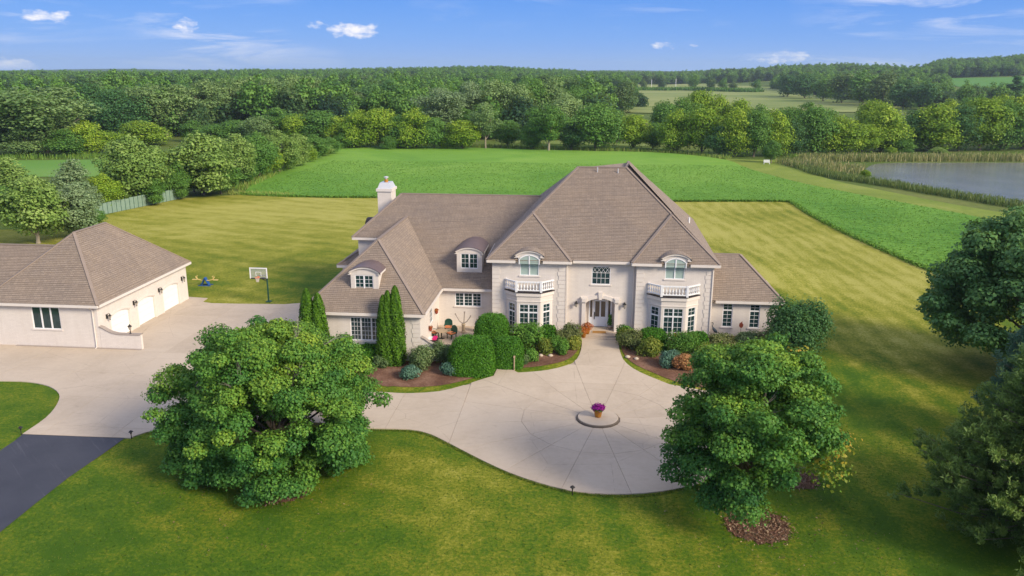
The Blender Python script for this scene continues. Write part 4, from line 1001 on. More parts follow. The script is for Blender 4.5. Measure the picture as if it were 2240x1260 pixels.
# vent pipes
for (x, y, z) in ((10.6, 82.2, 8.9),):
    k = MB(); k.tube([(x, y, z), (x, y, z+.95)], .09, 8); k.build('vent_pipe', M['white'], H)
for (x, y, z) in ((3.25, 81.8, 14.2), (1.2, 81.9, 14.3)):
    k = MB(); k.tube([(x, y, z), (x, y, z+.55)], .05, 8); k.build('vent_pipe', M['galv'], H)
for x, y in ((-1.40, YB-.06), (11.5, YB-.06), (4.6, YM-.06)):
    k = MB(); k.tube([(x, y-.02, .7), (x, y-.02, 7.45)], .045, 6); k.build('downspout', M['trim'], H)
def lantern(parent, c, n, s=1.0):
    """wall lantern at c on a wall with outward normal n"""
    c = Vector(c); n = Vector(n); k = MB(); k.box(c-Vector((.06, .06, .16))*s+n*.0, c+Vector((.06, .06, .16))*s); q = c+n*.24*s
    k.tube([c+Vector((0, 0, .05))*s, c+n*.14*s+Vector((0, 0, .24))*s, q+Vector((0, 0, .22))*s], .02*s, 5)
    k.lathe(q+Vector((0, 0, -.26))*s, [(.02, 0), (.07, .04), (.08, .06)], 6); k.lathe(q+Vector((0, 0, .06))*s, [(.17, 0), (.05, .14), (.02, .2)], 6)
    a = k.build('wall_lantern', M['black'], parent); g = MB(); g.lathe(q+Vector((0, 0, -.2))*s, [(.075, 0), (.13, .26)], 6); g.build('lantern_glass', M['lampglass'], a)
lantern(H, (-.52, YM-.03, 3.60), (0, -1, 0), 1.15); lantern(H, (3.86, YM-.03, 3.60), (0, -1, 0), 1.15)
# patio terrace with curved wall
k = MB(); k.prism([(-13.4, 64.2), (-12.8, 63.9), (-9.6, 66.6), (-8.9, 70.0), (-8.3, 70.6), (-8.3, 71.99), (-13.4, 71.99)], .2, .86); k.build('patio', M['stone'], kind='structure')
def swoop(parent, xw, y, x_end, ztop, zlow, zbase=0.):
    k = MB(); n = 12; xs = [xw+(x_end-xw)*i/n for i in range(n+1)]
    f = lambda x: zlow+(ztop-zlow)*max(0, 1-(x-xw-.15)/(abs(x_end-xw)*.45))**2.0 if x > xw+.15 else ztop
    c = MB()
    for a, b in zip(xs, xs[1:]):
        za, zb = f(a), f(b)
        for yy, s in ((y-.15, 1), (y+.15, -1)): k.face([(a, yy, zbase), (b, yy, zbase), (b, yy, zb), (a, yy, za)][::s])
        k.face([(a, y-.15, za), (b, y-.15, zb), (b, y+.15, zb), (a, y+.15, za)])
        c.face([(a, y-.22, za+.02), (b, y-.22, zb+.02), (b, y-.22, zb+.10), (a, y-.22, za+.10)]); c.face([(a, y-.22, za+.10), (b, y-.22, zb+.10), (b, y+.22, zb+.10), (a, y+.22, za+.10)]); c.face([(a, y+.22, za+.02), (a, y+.22, za+.10), (b, y+.22, zb+.10), (b, y+.22, zb+.02)])
    k.face([(x_end, y-.15, zbase), (x_end, y+.15, zbase), (x_end, y+.15, f(x_end)), (x_end, y-.15, f(x_end))])
    o = k.build('screen_wall', M['wall'], parent); c.build('coping', M['capstone'], o)
swoop(H, -13.38, 63.56, -9.9, 2.45, 1.72, .3)
# ---------------------------------------------------------------- the garage
G = thing('garage', (-47.6, 72, 0), 'cream brick garage with a brown hipped roof and three white doors', 'garage')
gx, gy, gzv, gd = -42.29, 64.38, 4.12, 17.17; gl = -53.4; af, ab, az_ = 70.38, 75.55, 9.36; rx = -47.6
XW = gx-.4; YW = gy+.4
doors = [(66.62, 69.72), (71.15, 74.25), (75.95, 79.2)]
gw = MB(); wall(gw, (gl-12, YW), (XW, YW), 0, 4.0, [(-48.87-gl+12, -46.22-gl+12, 1.68, 3.72)])
wall(gw, (XW, YW), (XW, gy+gd-.4), 0, 4.0, [(a-YW, b-YW, .0, 2.55) for a, b in doors], .25); wall(gw, (XW, gy+gd-.4), (gl-12, gy+gd-.4), 0, 4.0)
gw.build('wall', M['wall'], G)
for a, b in doors:
    # shallow arched head
    ah = MB(); n = 10
    for i in range(n):
        t0, t1 = -1+2*i/n, -1+2*(i+1)/n; c_ = (a+b)/2; hw_ = (b-a)/2; z0, z1 = 2.24+.30*(1-t0*t0), 2.24+.30*(1-t1*t1)
        ah.face([(XW+.006, c_+t0*hw_, z0), (XW+.006, c_+t1*hw_, z1), (XW+.006, c_+t1*hw_, 2.555), (XW+.006, c_+t0*hw_, 2.555)]); ah.face([(XW+.006, c_+t0*hw_, z0), (XW-.25, c_+t0*hw_, z0), (XW-.25, c_+t1*hw_, z1), (XW+.006, c_+t1*hw_, z1)])
        e = lambda t, o: 2.24+.30*(1-t*t)+o
        ah.face([(XW+.05, c_+t0*hw_*1.06, e(t0, .06)), (XW+.05, c_+t1*hw_*1.06, e(t1, .06)), (XW+.05, c_+t1*hw_*1.06, e(t1, .26)), (XW+.05, c_+t0*hw_*1.06, e(t0, .26))])
        ah.face([(XW+.05, c_+t0*hw_*1.06, e(t0, .26)), (XW+.05, c_+t1*hw_*1.06, e(t1, .26)), (XW, c_+t1*hw_*1.06, e(t1, .26)), (XW, c_+t0*hw_*1.06, e(t0, .26))])
    for yj in (a-.20, b+.02): ah.box((XW+.003, yj, 0.05), (XW+.05, yj+.18, 2.30))
    gdr = MB(); gdr.box((XW-.20, a, .07), (XW-.17, b, 2.5)); D_ = gdr.build('garage_door', M['doorwhite'], G); ah.build('door_surround', M['trim'], G)
    for i in range(4):
        k = MB(); z0 = .08+i*.61; k.box((XW-.17, a+.02, z0), (XW-.135, b-.02, z0+.59))
        for j in range(4): w4 = (b-a-.04)/4; k.box((XW-.135, a+.02+w4*j+.08, z0+.09), (XW-.125, a+.02+w4*(j+1)-.08, z0+.5))
        k.build('door_panel', M['doorwhite'], D_)
window(G, (-48.87, YW), (1, 0), 1.68, 3.72, 2.65, 3, .08, grid=None, label='three-part casement window in the end wall')
roof(G, [[(gl, gy, gzv), (gx, gy, gzv), (rx, af, az_)], [(gx, gy, gzv), (gx, gy+gd, gzv), (rx, ab, az_), (rx, af, az_)], [(gx, gy+gd, gzv), (gl, gy+gd, gzv), (rx, ab, az_)], [(gl, gy+gd, gzv), (gl, gy, gzv), (rx, af, az_), (rx, ab, az_)],
         [(gl-12, 66.5, gzv), (-52.2, 66.5, gzv), (-49.4, 72, 7.7), (gl-12, 72, 7.7)], [(-49.4, 72, 7.7), (-52.2, 79.5, gzv), (gl-12, 79.5, gzv), (gl-12, 72, 7.7)]],
     [((rx, af, az_), (gx, gy, gzv)), ((rx, af, az_), (gl, gy, gzv)), ((rx, af, az_), (rx, ab, az_)), ((rx, ab, az_), (gx, gy+gd, gzv)), ((gl-12, 72, 7.7), (-49.3, 72, 7.7))], label='brown shingled roof of the garage')
gutter(G, (gl-10, gy), (gx, gy), gzv); gutter(G, (gx, gy+.15), (gx, gy+gd), gzv)
k = MB(); k.tube([(gx-.9, gy-.05, gzv-.22), (gx-.8, YW-.07, 3.6), (gx-.8, YW-.07, .15), (gx-.8, YW-.3, .06)], .055, 6); k.build('downspout', M['trim'], G)
for y_ in (66.05, 70.5, 75.2, 79.95): lantern(G, (XW+.04, y_, 2.62), (1, 0, 0), 1.25)
swoop(G, XW+.02, YW+.15, -38.9, 2.0, 1.36)
k = MB(); k.box((XW-8, YW-.25, .0), (-38.9, YW-.003, .10)); k.build('plinth', M['capstone'], G)
# post lantern on the screen wall
T_ = thing('post_lantern', (-39.9, YW+.15, 1.46), 'small black post lantern standing on the curved garage screen wall', 'lantern')
k = MB(); k.lathe((-39.9, YW+.15, 1.46), [(.10, 0), (.05, .06), (.035, .35), (.06, .38), (.11, .42)], 8); k.lathe((-39.9, YW+.15, 2.12), [(.2, 0), (.06, .14), (.02, .22)], 8); k.build('lantern_body', M['black'], T_)
k = MB(); k.lathe((-39.9, YW+.15, 1.88), [(.10, 0), (.15, .24)], 8); k.build('lantern_glass', M['lampglass'], T_)
# ---------------------------------------------------------------- tree kinds
PW = {}
def mkproto(key, H, Wd, **k):
    seed = k.pop('seed', hash(key) % 1000 if False else sum(map(ord, key))); c, t = proto_deciduous(seed, H, Wd, **k); PROTO[key] = (c, t, H); PW[key] = Wd/H
mkproto('round_a', 12, 11, n=11000, leaf=.42, nl=44, base=.02, m='round'); mkproto('round_b', 12, 10, n=10000, leaf=.42, nl=40, base=.02, shape='dome', m='round')
mkproto('bright_a', 11, 11, n=11000, leaf=.40, nl=50, base=.02, shape='dome', lump=.20, m='bright'); mkproto('bright_b', 11, 9.5, n=10000, leaf=.40, nl=42, base=.02, m='bright', lump=.22)
mkproto('cotton_a', 18, 12, n=12000, leaf=.44, nl=56, base=.16, shape='vase', lump=.17, m='cotton', bark='palebark', trunk_r=.34, inner=.3); mkproto('cotton_b', 18, 11, n=11000, leaf=.44, nl=50, base=.22, shape='oval', lump=.18, m='cotton', bark='palebark', trunk_r=.3, inner=.3)
mkproto('dark_a', 13, 11, n=10000, leaf=.44, nl=42, base=.02, m='dark'); mkproto('dark_b', 13, 9.5, n=9000, leaf=.44, nl=38, base=.02, shape='dome', m='dark')
mkproto('far_a', 13, 12, n=3200, leaf=.75, nl=24, base=.02, shape='dome', m='farwood', tint=.35, lump=.22); mkproto('far_b', 14, 11, n=3200, leaf=.7, nl=26, base=.02, m='farwood', tint=.5, lump=.2, shape='oval')
mkproto('near_a', 9, 8, n=15000, leaf=.28, nl=52, base=.01, shape='dome', lump=.17, m='olive', trunk_r=.16); mkproto('near_b', 9, 7, n=14000, leaf=.28, nl=46, base=.01, shape='oval', lump=.17, m='olive', trunk_r=.14)
mkproto('near_c', 8, 8, n=16000, leaf=.28, nl=56, base=.14, shape='dome', lump=.15, m='round', trunk_r=.18, bark='palebark')
mkproto('wisp', 9, 3.6, n=7000, leaf=.24, nl=46, base=.01, shape='oval', lump=.26, m='grey', trunk_r=.1)
mkproto('conifer', 14, 6, n=3000, leaf=.7, nl=30, base=.08, shape='cone', lump=.2, m='dark', trunk_r=.2)
GP = {}
def tr(u, vb, vt, wpx, key, label, group, m=None, name='tree', cat='tree'):
    x, y = at(u, vb); h = aty(u, vt, y)[1]-gz(x, y); D = math.hypot(x, y)
    wd = wpx/1790*D*.97
    return place_tree(key, x, y, h, wd/(PW[key]*h), label, cat, group, name, m=m)
COLN = dict(round='mid green', bright='bright yellow green', cotton='grey green', dark='dark green', grey='silvery', olive='olive green', oak='blue green')
ORDN = ['leftmost', 'second from the left', 'third from the left', 'fourth from the left', 'fifth from the left', 'sixth from the left', 'seventh from the left', 'eighth from the left', 'ninth from the left', 'tenth from the left', 'eleventh from the left', 'twelfth from the left', 'thirteenth from the left', 'fourteenth from the left', 'fifteenth from the left', 'sixteenth from the left', 'seventeenth from the left', 'eighteenth from the left', 'nineteenth from the left', 'twentieth from the left']
ORDN += ['twenty-'+o+' from the left' for o in ('first', 'second', 'third', 'fourth', 'fifth', 'sixth', 'seventh', 'eighth', 'ninth')]+['thirtieth from the left']+['thirty-'+o+' from the left' for o in ('first', 'second', 'third', 'fourth', 'fifth', 'sixth', 'seventh', 'eighth', 'ninth')]
def row(items, where, group):
    items = sorted(items, key=lambda q: q[0])
    for i, it in enumerate(items):
        u, vb, vt, w, key, m = it
        mm = m or key.split('_')[0]; mm = {'near': 'olive', 'far': 'dark', 'wisp': 'grey', 'conifer': 'dark', 'farwood': 'dark'}.get(mm, mm)
        tr(u, vb, vt, w, key, f"{COLN.get(mm, 'green')} tree, {ORDN[i].replace(' from the left', '')}{' from left' if i else ''} {where}", group, m)
# A: trees in the row right behind the crop, from the hedgerow's end to the pond
A_ = [(1012, 327, 262, 80, 'bright_b', None), (1062, 326, 222, 72, 'cotton_b', 'cotton'), (1110, 322, 262, 60, 'bright_b', 'round'), (1200, 331, 228, 92, 'cotton_a', 'round'), (1162, 326, 262, 60, 'bright_a', 'round'), (1250, 328, 262, 60, 'dark_b', None), (1302, 328, 222, 118, 'round_a', 'round'),
 (1385, 327, 250, 78, 'bright_b', None), (1428, 326, 268, 56, 'dark_b', 'round'), (1478, 333, 236, 88, 'bright_a', None), (1535, 336, 236, 84, 'bright_b', None), (1572, 341, 275, 60, 'dark_b', None), (1606, 342, 232, 78, 'bright_a', None), (1648, 343, 240, 70, 'bright_b', 'round'), (1690, 341, 236, 84, 'bright_a', None), (1735, 340, 262, 64, 'dark_a', None),
 (1775, 339, 228, 90, 'round_b', 'round'), (1828, 338, 250, 110, 'bright_a', None), (1882, 336, 270, 84, 'bright_b', None), (1925, 332, 222, 104, 'bright_a', None), (1968, 334, 290, 60, 'round_b', None), (2034, 330, 224, 122, 'bright_a', None), (1988, 329, 240, 70, 'dark_b', None), (2096, 330, 226, 84, 'dark_a', None), (2142, 329, 214, 96, 'bright_b', None), (2190, 328, 216, 92, 'bright_a', 'round'), (2236, 326, 208, 100, 'bright_b', None), (2290, 326, 214, 100, 'bright_a', None), (2340, 327, 220, 90, 'round_a', None)]
row(A_, 'in the row directly behind the crop', 'trees in the row behind the crop field')
B_ = [(1450, 312, 218, 70, 'round_a', None), (1492, 310, 210, 76, 'dark_a', 'round'), (1528, 306, 196, 74, 'bright_b', None), (1570, 308, 204, 72, 'bright_a', None), (1612, 310, 214, 76, 'round_b', 'bright'), (1660, 312, 226, 70, 'bright_a', 'round'), (1715, 312, 232, 66, 'round_a', None), (1760, 312, 222, 74, 'cotton_b', 'round'), (1805, 310, 236, 66, 'round_b', 'round'), (1900, 306, 216, 70, 'round_a', 'bright'), (2070, 306, 214, 74, 'bright_a', None), (2120, 306, 208, 70, 'round_a', None), (2180, 304, 204, 76, 'round_b', 'bright'), (1240, 306, 206, 90, 'round_a', 'cotton'), (1350, 312, 240, 60, 'dark_b', 'round'), (1010, 306, 232, 84, 'cotton_b', 'round')]
row(B_, 'showing above the first row behind the crop', 'trees of the second row behind the crop')
# C: the left woodland edge
C_ = [(-40, 342, 190, 120, 'cotton_a', None), (22, 336, 262, 80, 'dark_b', None), (105, 338, 188, 190, 'cotton_a', 'cotton'), (60, 342, 268, 90, 'round_b', 'cotton'), (150, 342, 282, 80, 'dark_b', 'round'), (196, 338, 262, 84, 'bright_a', None), (240, 334, 288, 70, 'bright_b', None), (312, 318, 262, 112, 'bright_a', None), (365, 300, 182, 128, 'cotton_a', 'cotton'), (268, 306, 192, 110, 'dark_a', None), (215, 300, 178, 100, 'dark_a', 'dark'), (425, 310, 262, 60, 'dark_b', 'round'), (452, 292, 172, 96, 'cotton_b', None), (410, 284, 178, 80, 'dark_a', None), (510, 288, 170, 88, 'cotton_a', None), (552, 284, 166, 84, 'cotton_b', None), (598, 286, 168, 92, 'cotton_a', None), (640, 282, 160, 80, 'dark_a', 'cotton'), (684, 284, 166, 98, 'cotton_b', None), (738, 278, 176, 90, 'dark_a', None), (772, 286, 207, 92, 'dark_b', 'round'), (812, 280, 178, 88, 'dark_a', 'oak'), (862, 284, 172, 96, 'dark_a', None), (905, 286, 190, 74, 'dark_b', 'oak'),
 (965, 308, 190, 118, 'cotton_a', 'grey'), (1030, 300, 176, 90, 'cotton_b', 'grey'), (1082, 300, 172, 104, 'cotton_b', 'cotton'), (1128, 302, 178, 90, 'round_a', 'cotton'), (1170, 300, 168, 84, 'dark_a', 'round'), (1208, 300, 164, 80, 'dark_a', 'cotton'), (1262, 296, 186, 84, 'round_a', 'round')]
row(C_, 'on the edge of the left woodland', 'trees along the edge of the left woodland')
D_ = [(470, 318, 270, 76, 'round_b', None), (520, 316, 262, 80, 'bright_b', 'round'), (575, 320, 252, 84, 'round_a', 'cotton'), (612, 318, 234, 90, 'cotton_b', 'round'), (655, 322, 248, 84, 'round_a', 'bright'), (700, 322, 240, 86, 'bright_b', 'round'), (742, 322, 252, 70, 'round_b', 'bright'), (785, 324, 238, 92, 'bright_a', None), (832, 324, 236, 84, 'bright_b', None), (872, 325, 250, 70, 'round_b', None), (908, 326, 234, 90, 'bright_a', None), (950, 326, 256, 70, 'bright_b', 'round'), (980, 326, 292, 46, 'round_b', 'bright'), (750, 326, 290, 46, 'dark_b', 'round'), (850, 328, 296, 40, 'round_b', None)]
row(D_, 'in the thicket left of the crop', 'thicket trees left of the crop field')
# E: overgrown hedgerow beside the fence
E_ = [(298, 446, 292, 150, 'near_a', 'olive'), (352, 432, 318, 80, 'near_b', 'olive'), (445, 426, 286, 165, 'near_a', 'olive'), (398, 430, 340, 76, 'near_b', 'round'), (520, 404, 292, 100, 'near_b', 'olive'), (568, 392, 286, 96, 'near_a', 'round'), (612, 378, 284, 86, 'near_b', 'olive'), (652, 364, 290, 76, 'near_a', 'olive'), (690, 350, 294, 66, 'near_b', 'round'), (722, 338, 298, 52, 'near_a', 'round'), (484, 424, 350, 90, 'near_b', 'round'), (335, 448, 384, 66, 'near_a', 'round'), (385, 436, 376, 60, 'near_a', 'round'), (540, 402, 350, 60, 'near_a', 'round'), (262, 452, 398, 60, 'near_a', 'olive'), (320, 440, 350, 70, 'near_b', 'bright'), (425, 420, 330, 80, 'near_a', 'round'), (498, 398, 320, 70, 'near_a', 'olive'), (590, 384, 320, 60, 'near_b', 'bright'), (632, 372, 318, 56, 'near_a', 'olive'), (672, 356, 316, 50, 'near_a', 'bright'), (708, 343, 312, 46, 'near_b', 'olive')]
row(E_, 'in the hedgerow left of the crop', 'hedgerow trees left of the crop')
F_ = [(84, 532, 386, 160, 'near_c', 'olive', 'round olive green tree with a pale forked trunk behind the garage'), (168, 520, 402, 110, 'near_b', 'grey', 'silvery green tree close to the right of the round tree behind the garage'), (205, 500, 452, 60, 'near_a', 'round', 'low leafy tree at the left end of the green fence'), (232, 462, 378, 84, 'near_a', 'bright', 'bright rounded tree behind the left end of the fence'), (168, 470, 348, 66, 'wisp', 'grey', 'thin wispy tree standing before the young crop field'), (36, 450, 344, 74, 'wisp', 'olive', 'wispy tree rising behind the round tree by the garage'), (-10, 480, 400, 90, 'near_b', 'round', 'green tree cut by the left edge behind the garage'), (196, 470, 400, 60, 'near_b', 'grey', 'small silvery tree between the wispy tree and the fence')]
for u, vb, vt, w, key, m, lab in F_: tr(u, vb, vt, w, key, lab, 'trees behind the garage', m)
tr(1687, 356, 306, 42, 'near_c', 'small round tree alone on the mown path by the pond', None, 'round')
tr(1948, 341, 321, 26, 'near_c', 'round shrub between the tree row and the pond reeds', None, 'bright', 'shrub', 'shrub'); tr(2050, 345, 322, 40, 'near_c', 'wide green shrub among the reeds on the far bank', None, 'olive', 'shrub', 'shrub'); tr(1892, 391, 371, 24, 'near_c', 'small bright shrub on the near bank of the pond', None, 'bright', 'shrub', 'shrub'); tr(1985, 343, 325, 26, 'near_c', 'small shrub left of the wide shrub among the reeds', None, 'round', 'shrub', 'shrub')
# G: individual trees in and round the distant meadow
Gi = [(1352, 197, 160, 26, 'far_b', 'round'), (1388, 196, 158, 26, 'far_b', 'round'), (1406, 197, 172, 18, 'far_b', None), (1445, 197, 162, 26, 'far_b', None), (1515, 197, 160, 28, 'far_b', 'round'), (1553, 199, 166, 24, 'far_b', None), (1582, 199, 168, 24, 'far_a', 'round'), (1602, 200, 178, 22, 'far_b', None), (1340, 197, 178, 18, 'far_a', None), (1655, 197, 172, 26, 'far_a', 'round')]
row(Gi, 'on the strip across the hay meadow', 'trees along the strip in the hay meadow')
Gh = [(1722, 212, 160, 60, 'far_a', 'dark'), (1760, 216, 158, 60, 'far_a', 'dark'), (1800, 222, 164, 56, 'far_b', 'round'), (1840, 226, 156, 66, 'far_a', None), (1885, 230, 152, 74, 'far_b', 'round'), (1930, 234, 154, 74, 'far_a', None), (1975, 238, 168, 60, 'far_a', 'oak'), (2018, 240, 172, 64, 'far_b', 'dark'), (2060, 240, 200, 60, 'far_a', None), (2108, 240, 174, 34, 'far_b', 'round'), (2150, 238, 204, 44, 'far_a', None), (2216, 238, 166, 52, 'conifer', 'dark'), (2262, 238, 200, 60, 'far_a', None), (2180, 238, 205, 46, 'far_b', 'cotton')]
row(Gh, 'right of the distant hay meadow', 'trees on the right edge of the hay meadow')
# far woods as one scattered mass
from mathutils import noise as mn
def canz(a, b): return gz(a, b)+5.5*mn.noise((a/70, b/70, 0))+3.5*mn.noise((a/26, b/26, 4))-1.5
def gnwood(name, zones, dens, ob, smin, smax, seed, hs=(1, 1)):
    vs = []; fs = []
    for poly, cell in zones:
        x0, x1 = min(p[0] for p in poly), max(p[0] for p in poly); y0, y1 = min(p[1] for p in poly), max(p[1] for p in poly)
        X, Y = np.meshgrid(np.arange(x0, x1, cell), np.arange(y0, y1, cell)); X = X.ravel(); Y = Y.ravel(); ok = inpoly(poly, X+cell/2, Y+cell/2)
        for x, y in zip(X[ok], Y[ok]):
            i = len(vs); vs += [(a, b, canz(a, b)) for a, b in ((x, y), (x+cell, y), (x+cell, y+cell), (x, y+cell))]; fs.append((i, i+1, i+2, i+3))
    me = bpy.data.meshes.new(name); me.from_pydata([tuple(map(float, v)) for v in vs], [], fs); me.materials.append(M['hill'])
    o = tag(link(name, me), kind='stuff')
    ng = bpy.data.node_groups.new(name, 'GeometryNodeTree'); ng.interface.new_socket('Geometry', in_out='INPUT', socket_type='NodeSocketGeometry'); ng.interface.new_socket('Geometry', in_out='OUTPUT', socket_type='NodeSocketGeometry')
    N_ = ng.nodes; K = ng.links; gi = N_.new('NodeGroupInput'); go = N_.new('NodeGroupOutput')
    dp = N_.new('GeometryNodeDistributePointsOnFaces'); dp.distribute_method = 'POISSON'; dp.inputs['Distance Min'].default_value = dens[1]; dp.inputs['Density Max'].default_value = dens[0]; dp.inputs['Seed'].default_value = seed
    ip = N_.new('GeometryNodeInstanceOnPoints'); oi = N_.new('GeometryNodeObjectInfo'); oi.inputs['Object'].default_value = ob; oi.inputs['As Instance'].default_value = True
    rv = N_.new('FunctionNodeRandomValue'); rv.data_type = 'FLOAT_VECTOR'; rv.inputs[0].default_value = (0, 0, 0); rv.inputs[1].default_value = (0, 0, 6.28)
    rs = N_.new('FunctionNodeRandomValue'); rs.data_type = 'FLOAT'; rs.inputs[2].default_value = smin; rs.inputs[3].default_value = smax
    jn = N_.new('GeometryNodeJoinGeometry')
    K.new(gi.outputs[0], dp.inputs[0]); K.new(dp.outputs[0], ip.inputs['Points']); K.new(oi.outputs['Geometry'], ip.inputs['Instance']); K.new(rv.outputs[0], ip.inputs['Rotation']); K.new(rs.outputs[1], ip.inputs['Scale'])
    K.new(ip.outputs[0], jn.inputs[0]); K.new(gi.outputs[0], jn.inputs[0]); K.new(jn.outputs[0], go.inputs[0])
    md = o.modifiers.new('scatter', 'NODES'); md.node_group = ng; return o
def sector(a0, a1, d0, d1, n=10):
    A = [math.radians(a0+(a1-a0)*i/n) for i in range(n+1)]
    return [(d0*math.sin(a), d0*math.cos(a)) for a in A]+[(d1*math.sin(a), d1*math.cos(a)) for a in reversed(A)]
cr_a = [o for o in bpy.data.objects if o.type == 'MESH' and o.data == PROTO['far_a'][0]][0]; cr_b = [o for o in bpy.data.objects if o.type == 'MESH' and o.data == PROTO['far_b'][0]][0]
hayR = P((1262, 184), (1700, 187), (1760, 200), (1990, 230))
Z1n = [(sector(-52, -13, 335, 640), 18), (sector(-13, 2.0, 310, 600), 18)]; Z1 = [(sector(-52, -13, 640, 1500), 25), (sector(-13, 2.5, 600, 1500), 25)]
hx0, hy0 = at(1500, 184); Dm = math.hypot(hx0, hy0)
hayfar = max(math.hypot(*at(1300, 185)), math.hypot(*at(1600, 187)))
Z2 = [(sector(2.5, 17, hayfar+30, hayfar+900), 30), (sector(-52, 2.5, 1500, 3000), 40)]
bx0 = at(2060, 199); bd0 = math.hypot(*bx0); bd1 = math.hypot(*at(2150, 170))
Z3 = [([at(1700, 190), at(1770, 206), at(1880, 218), at(2000, 234), at(2130, 239), at(2300, 240), at(2300, 233), at(2060, 230), at(2020, 172), at(1950, 165), at(1800, 165)], 25),
      (sector(math.degrees(math.atan2(*at(2040, 171))), 36, bd1+30, bd1+700), 30), (sector(36, 60, 500, 1800), 40)]
for nm, ob, seed in (('far_woodland', cr_a, 1), ('far_woodland_mixed', cr_b, 2)):
    gnwood(nm, Z1n, (.010, 8.5), ob, .85, 1.65, seed+9); gnwood(nm+'_behind', Z1+Z3, (.014, 6.5), ob, .5, 1.6, seed); gnwood(nm+'_horizon', Z2, (.007, 9), ob, .6, 1.6, seed+5)
# blue ridge on the horizon
hv = []; hf = []; A = np.radians(np.arange(-60, 70, 1.0))
for i, a in enumerate(A):
    for d, h in ((5200, 0), (5700, 26+7*math.sin(a*9)+5*math.sin(a*23+1)), (6300, 34+8*math.sin(a*7+2)+4*math.sin(a*31)), (7000, 5)): hv.append((d*math.sin(a), d*math.cos(a), h if h > 0 else gz(d*math.sin(a), d*math.cos(a))-1))
for i in range(len(A)-1):
    for j in range(3): b = i*4+j; hf.append((b, b+4, b+5, b+1))
me = bpy.data.meshes.new('hills'); me.from_pydata(hv, [], hf); me.materials.append(M['hill']); tag(link('hills', me), kind='structure')
# ---------------------------------------------------------------- reeds, rough grass
def blades(name, line, width, h, n_per_m, m, wd=.06, tint=(0, 1), label=None):
    pts = []; rg = np.random.default_rng(len(name)+int(line[0][0]) % 50)
    for p, q in zip(line, line[1:]):
        Ls = math.dist(p, q); k = int(Ls*n_per_m)
        if k < 1: continue
        t = rg.random(k); nx, ny = -(q[1]-p[1])/Ls, (q[0]-p[0])/Ls; o = (rg.random(k)-.5)*width; pts.append(np.stack([p[0]+(q[0]-p[0])*t+nx*o, p[1]+(q[1]-p[1])*t+ny*o], 1))
    p = np.concatenate(pts); n = len(p); z = np.array([gz(a, b) for a, b in p]); hh = h*(.55+.6*rg.random(n)); an = rg.random(n)*math.pi; ln = rg.normal(size=(n, 2))*h*.16
    v = np.zeros((n, 4, 3)); dx = np.cos(an)*wd; dy = np.sin(an)*wd
    v[:, 0] = np.stack([p[:, 0]-dx, p[:, 1]-dy, z], 1); v[:, 1] = np.stack([p[:, 0]+dx, p[:, 1]+dy, z], 1)
    v[:, 2] = np.stack([p[:, 0]+dx*.4+ln[:, 0], p[:, 1]+dy*.4+ln[:, 1], z+hh], 1); v[:, 3] = np.stack([p[:, 0]-dx*.4+ln[:, 0], p[:, 1]-dy*.4+ln[:, 1], z+hh], 1)
    me = bpy.data.meshes.new(name); me.vertices.add(4*n); me.vertices.foreach_set('co', v.reshape(-1)); me.loops.add(4*n); me.polygons.add(n); me.polygons.foreach_set('loop_start', np.arange(n)*4); me.loops.foreach_set('vertex_index', np.arange(4*n)); me.update(calc_edges=True)
    a = me.attributes.new('tint', 'FLOAT', 'FACE'); a.data.foreach_set('value', np.clip(tint[0]+(tint[1]-tint[0])*rg.random(n), 0, 1)); me.materials.append(L[m]); return tag(link(name, me), label, kind='stuff')
blades('reeds', P((1760, 352), (1810, 350), (1880, 351), (1960, 350), (2050, 350), (2140, 350), (2300, 350)), 9, 1.9, 60, 'reed', .10, (.3, .95))
blades('reeds', P((1745, 356), (1790, 368), (1850, 374), (1890, 376)), 13, 1.7, 60, 'reed', .10, (.1, .8))
blades('reeds', P((1730, 352), (1752, 366), (1790, 380), (1850, 393), (1910, 400), (1980, 412), (2050, 424), (2130, 437), (2260, 458)), 4.5, 1.3, 60, 'reed', .08, (0, .35))
blades('rough_grass', P((1730, 346), (1900, 344), (2100, 344), (2300, 343)), 8, 1.2, 30, 'tallgrass', .09, (.1, .8))
blades('rough_grass', P((505, 418), (560, 394), (600, 374), (650, 350), (700, 334), (760, 321), (850, 319), (1000, 320), (1250, 327), (1400, 331), (1500, 337), (1590, 347)), 6, 1.0, 30, 'tallgrass', .09, (.2, 1))
blades('rough_grass', P((500, 424), (560, 425), (640, 428)), 2.5, .7, 30, 'tallgrass', .07, (.6, 1))
blades('rough_grass', P((0, 346), (120, 345), (230, 344), (300, 342)), 10, 1.4, 25, 'tallgrass', .1, (0, .6))
blades('rough_grass', P((1336, 198), (1400, 198), (1500, 198), (1600, 201), (1665, 202)), 14, 4.5, 10, 'tallgrass', .8, (0, .25))
# lawn tufts in the foreground
k = 52000; lx = rngc.uniform(-34, 34, k); ly = 27+rngc.random(k)**1.25*28
ok = ~inpoly(outer, lx, ly) & ~inpoly(asp, lx, ly); lx, ly = lx[ok], ly[ok]
p = np.stack([lx, ly, np.full(len(lx), .025)], 1)
tag(link('lawn_tufts', leafmesh('lawn_tufts', p, rngc.normal(size=p.shape)*.5+np.array([0, -.5, .6]), .085*(.5+.9*rngc.random(len(p))), .25+.35*np.sin(lx*.35+1.3*np.sin(ly*.22))*np.cos(ly*.3)+rngc.normal(size=len(lx))*.2, L['blade'], asp=.5, rng=rngc)), kind='stuff')
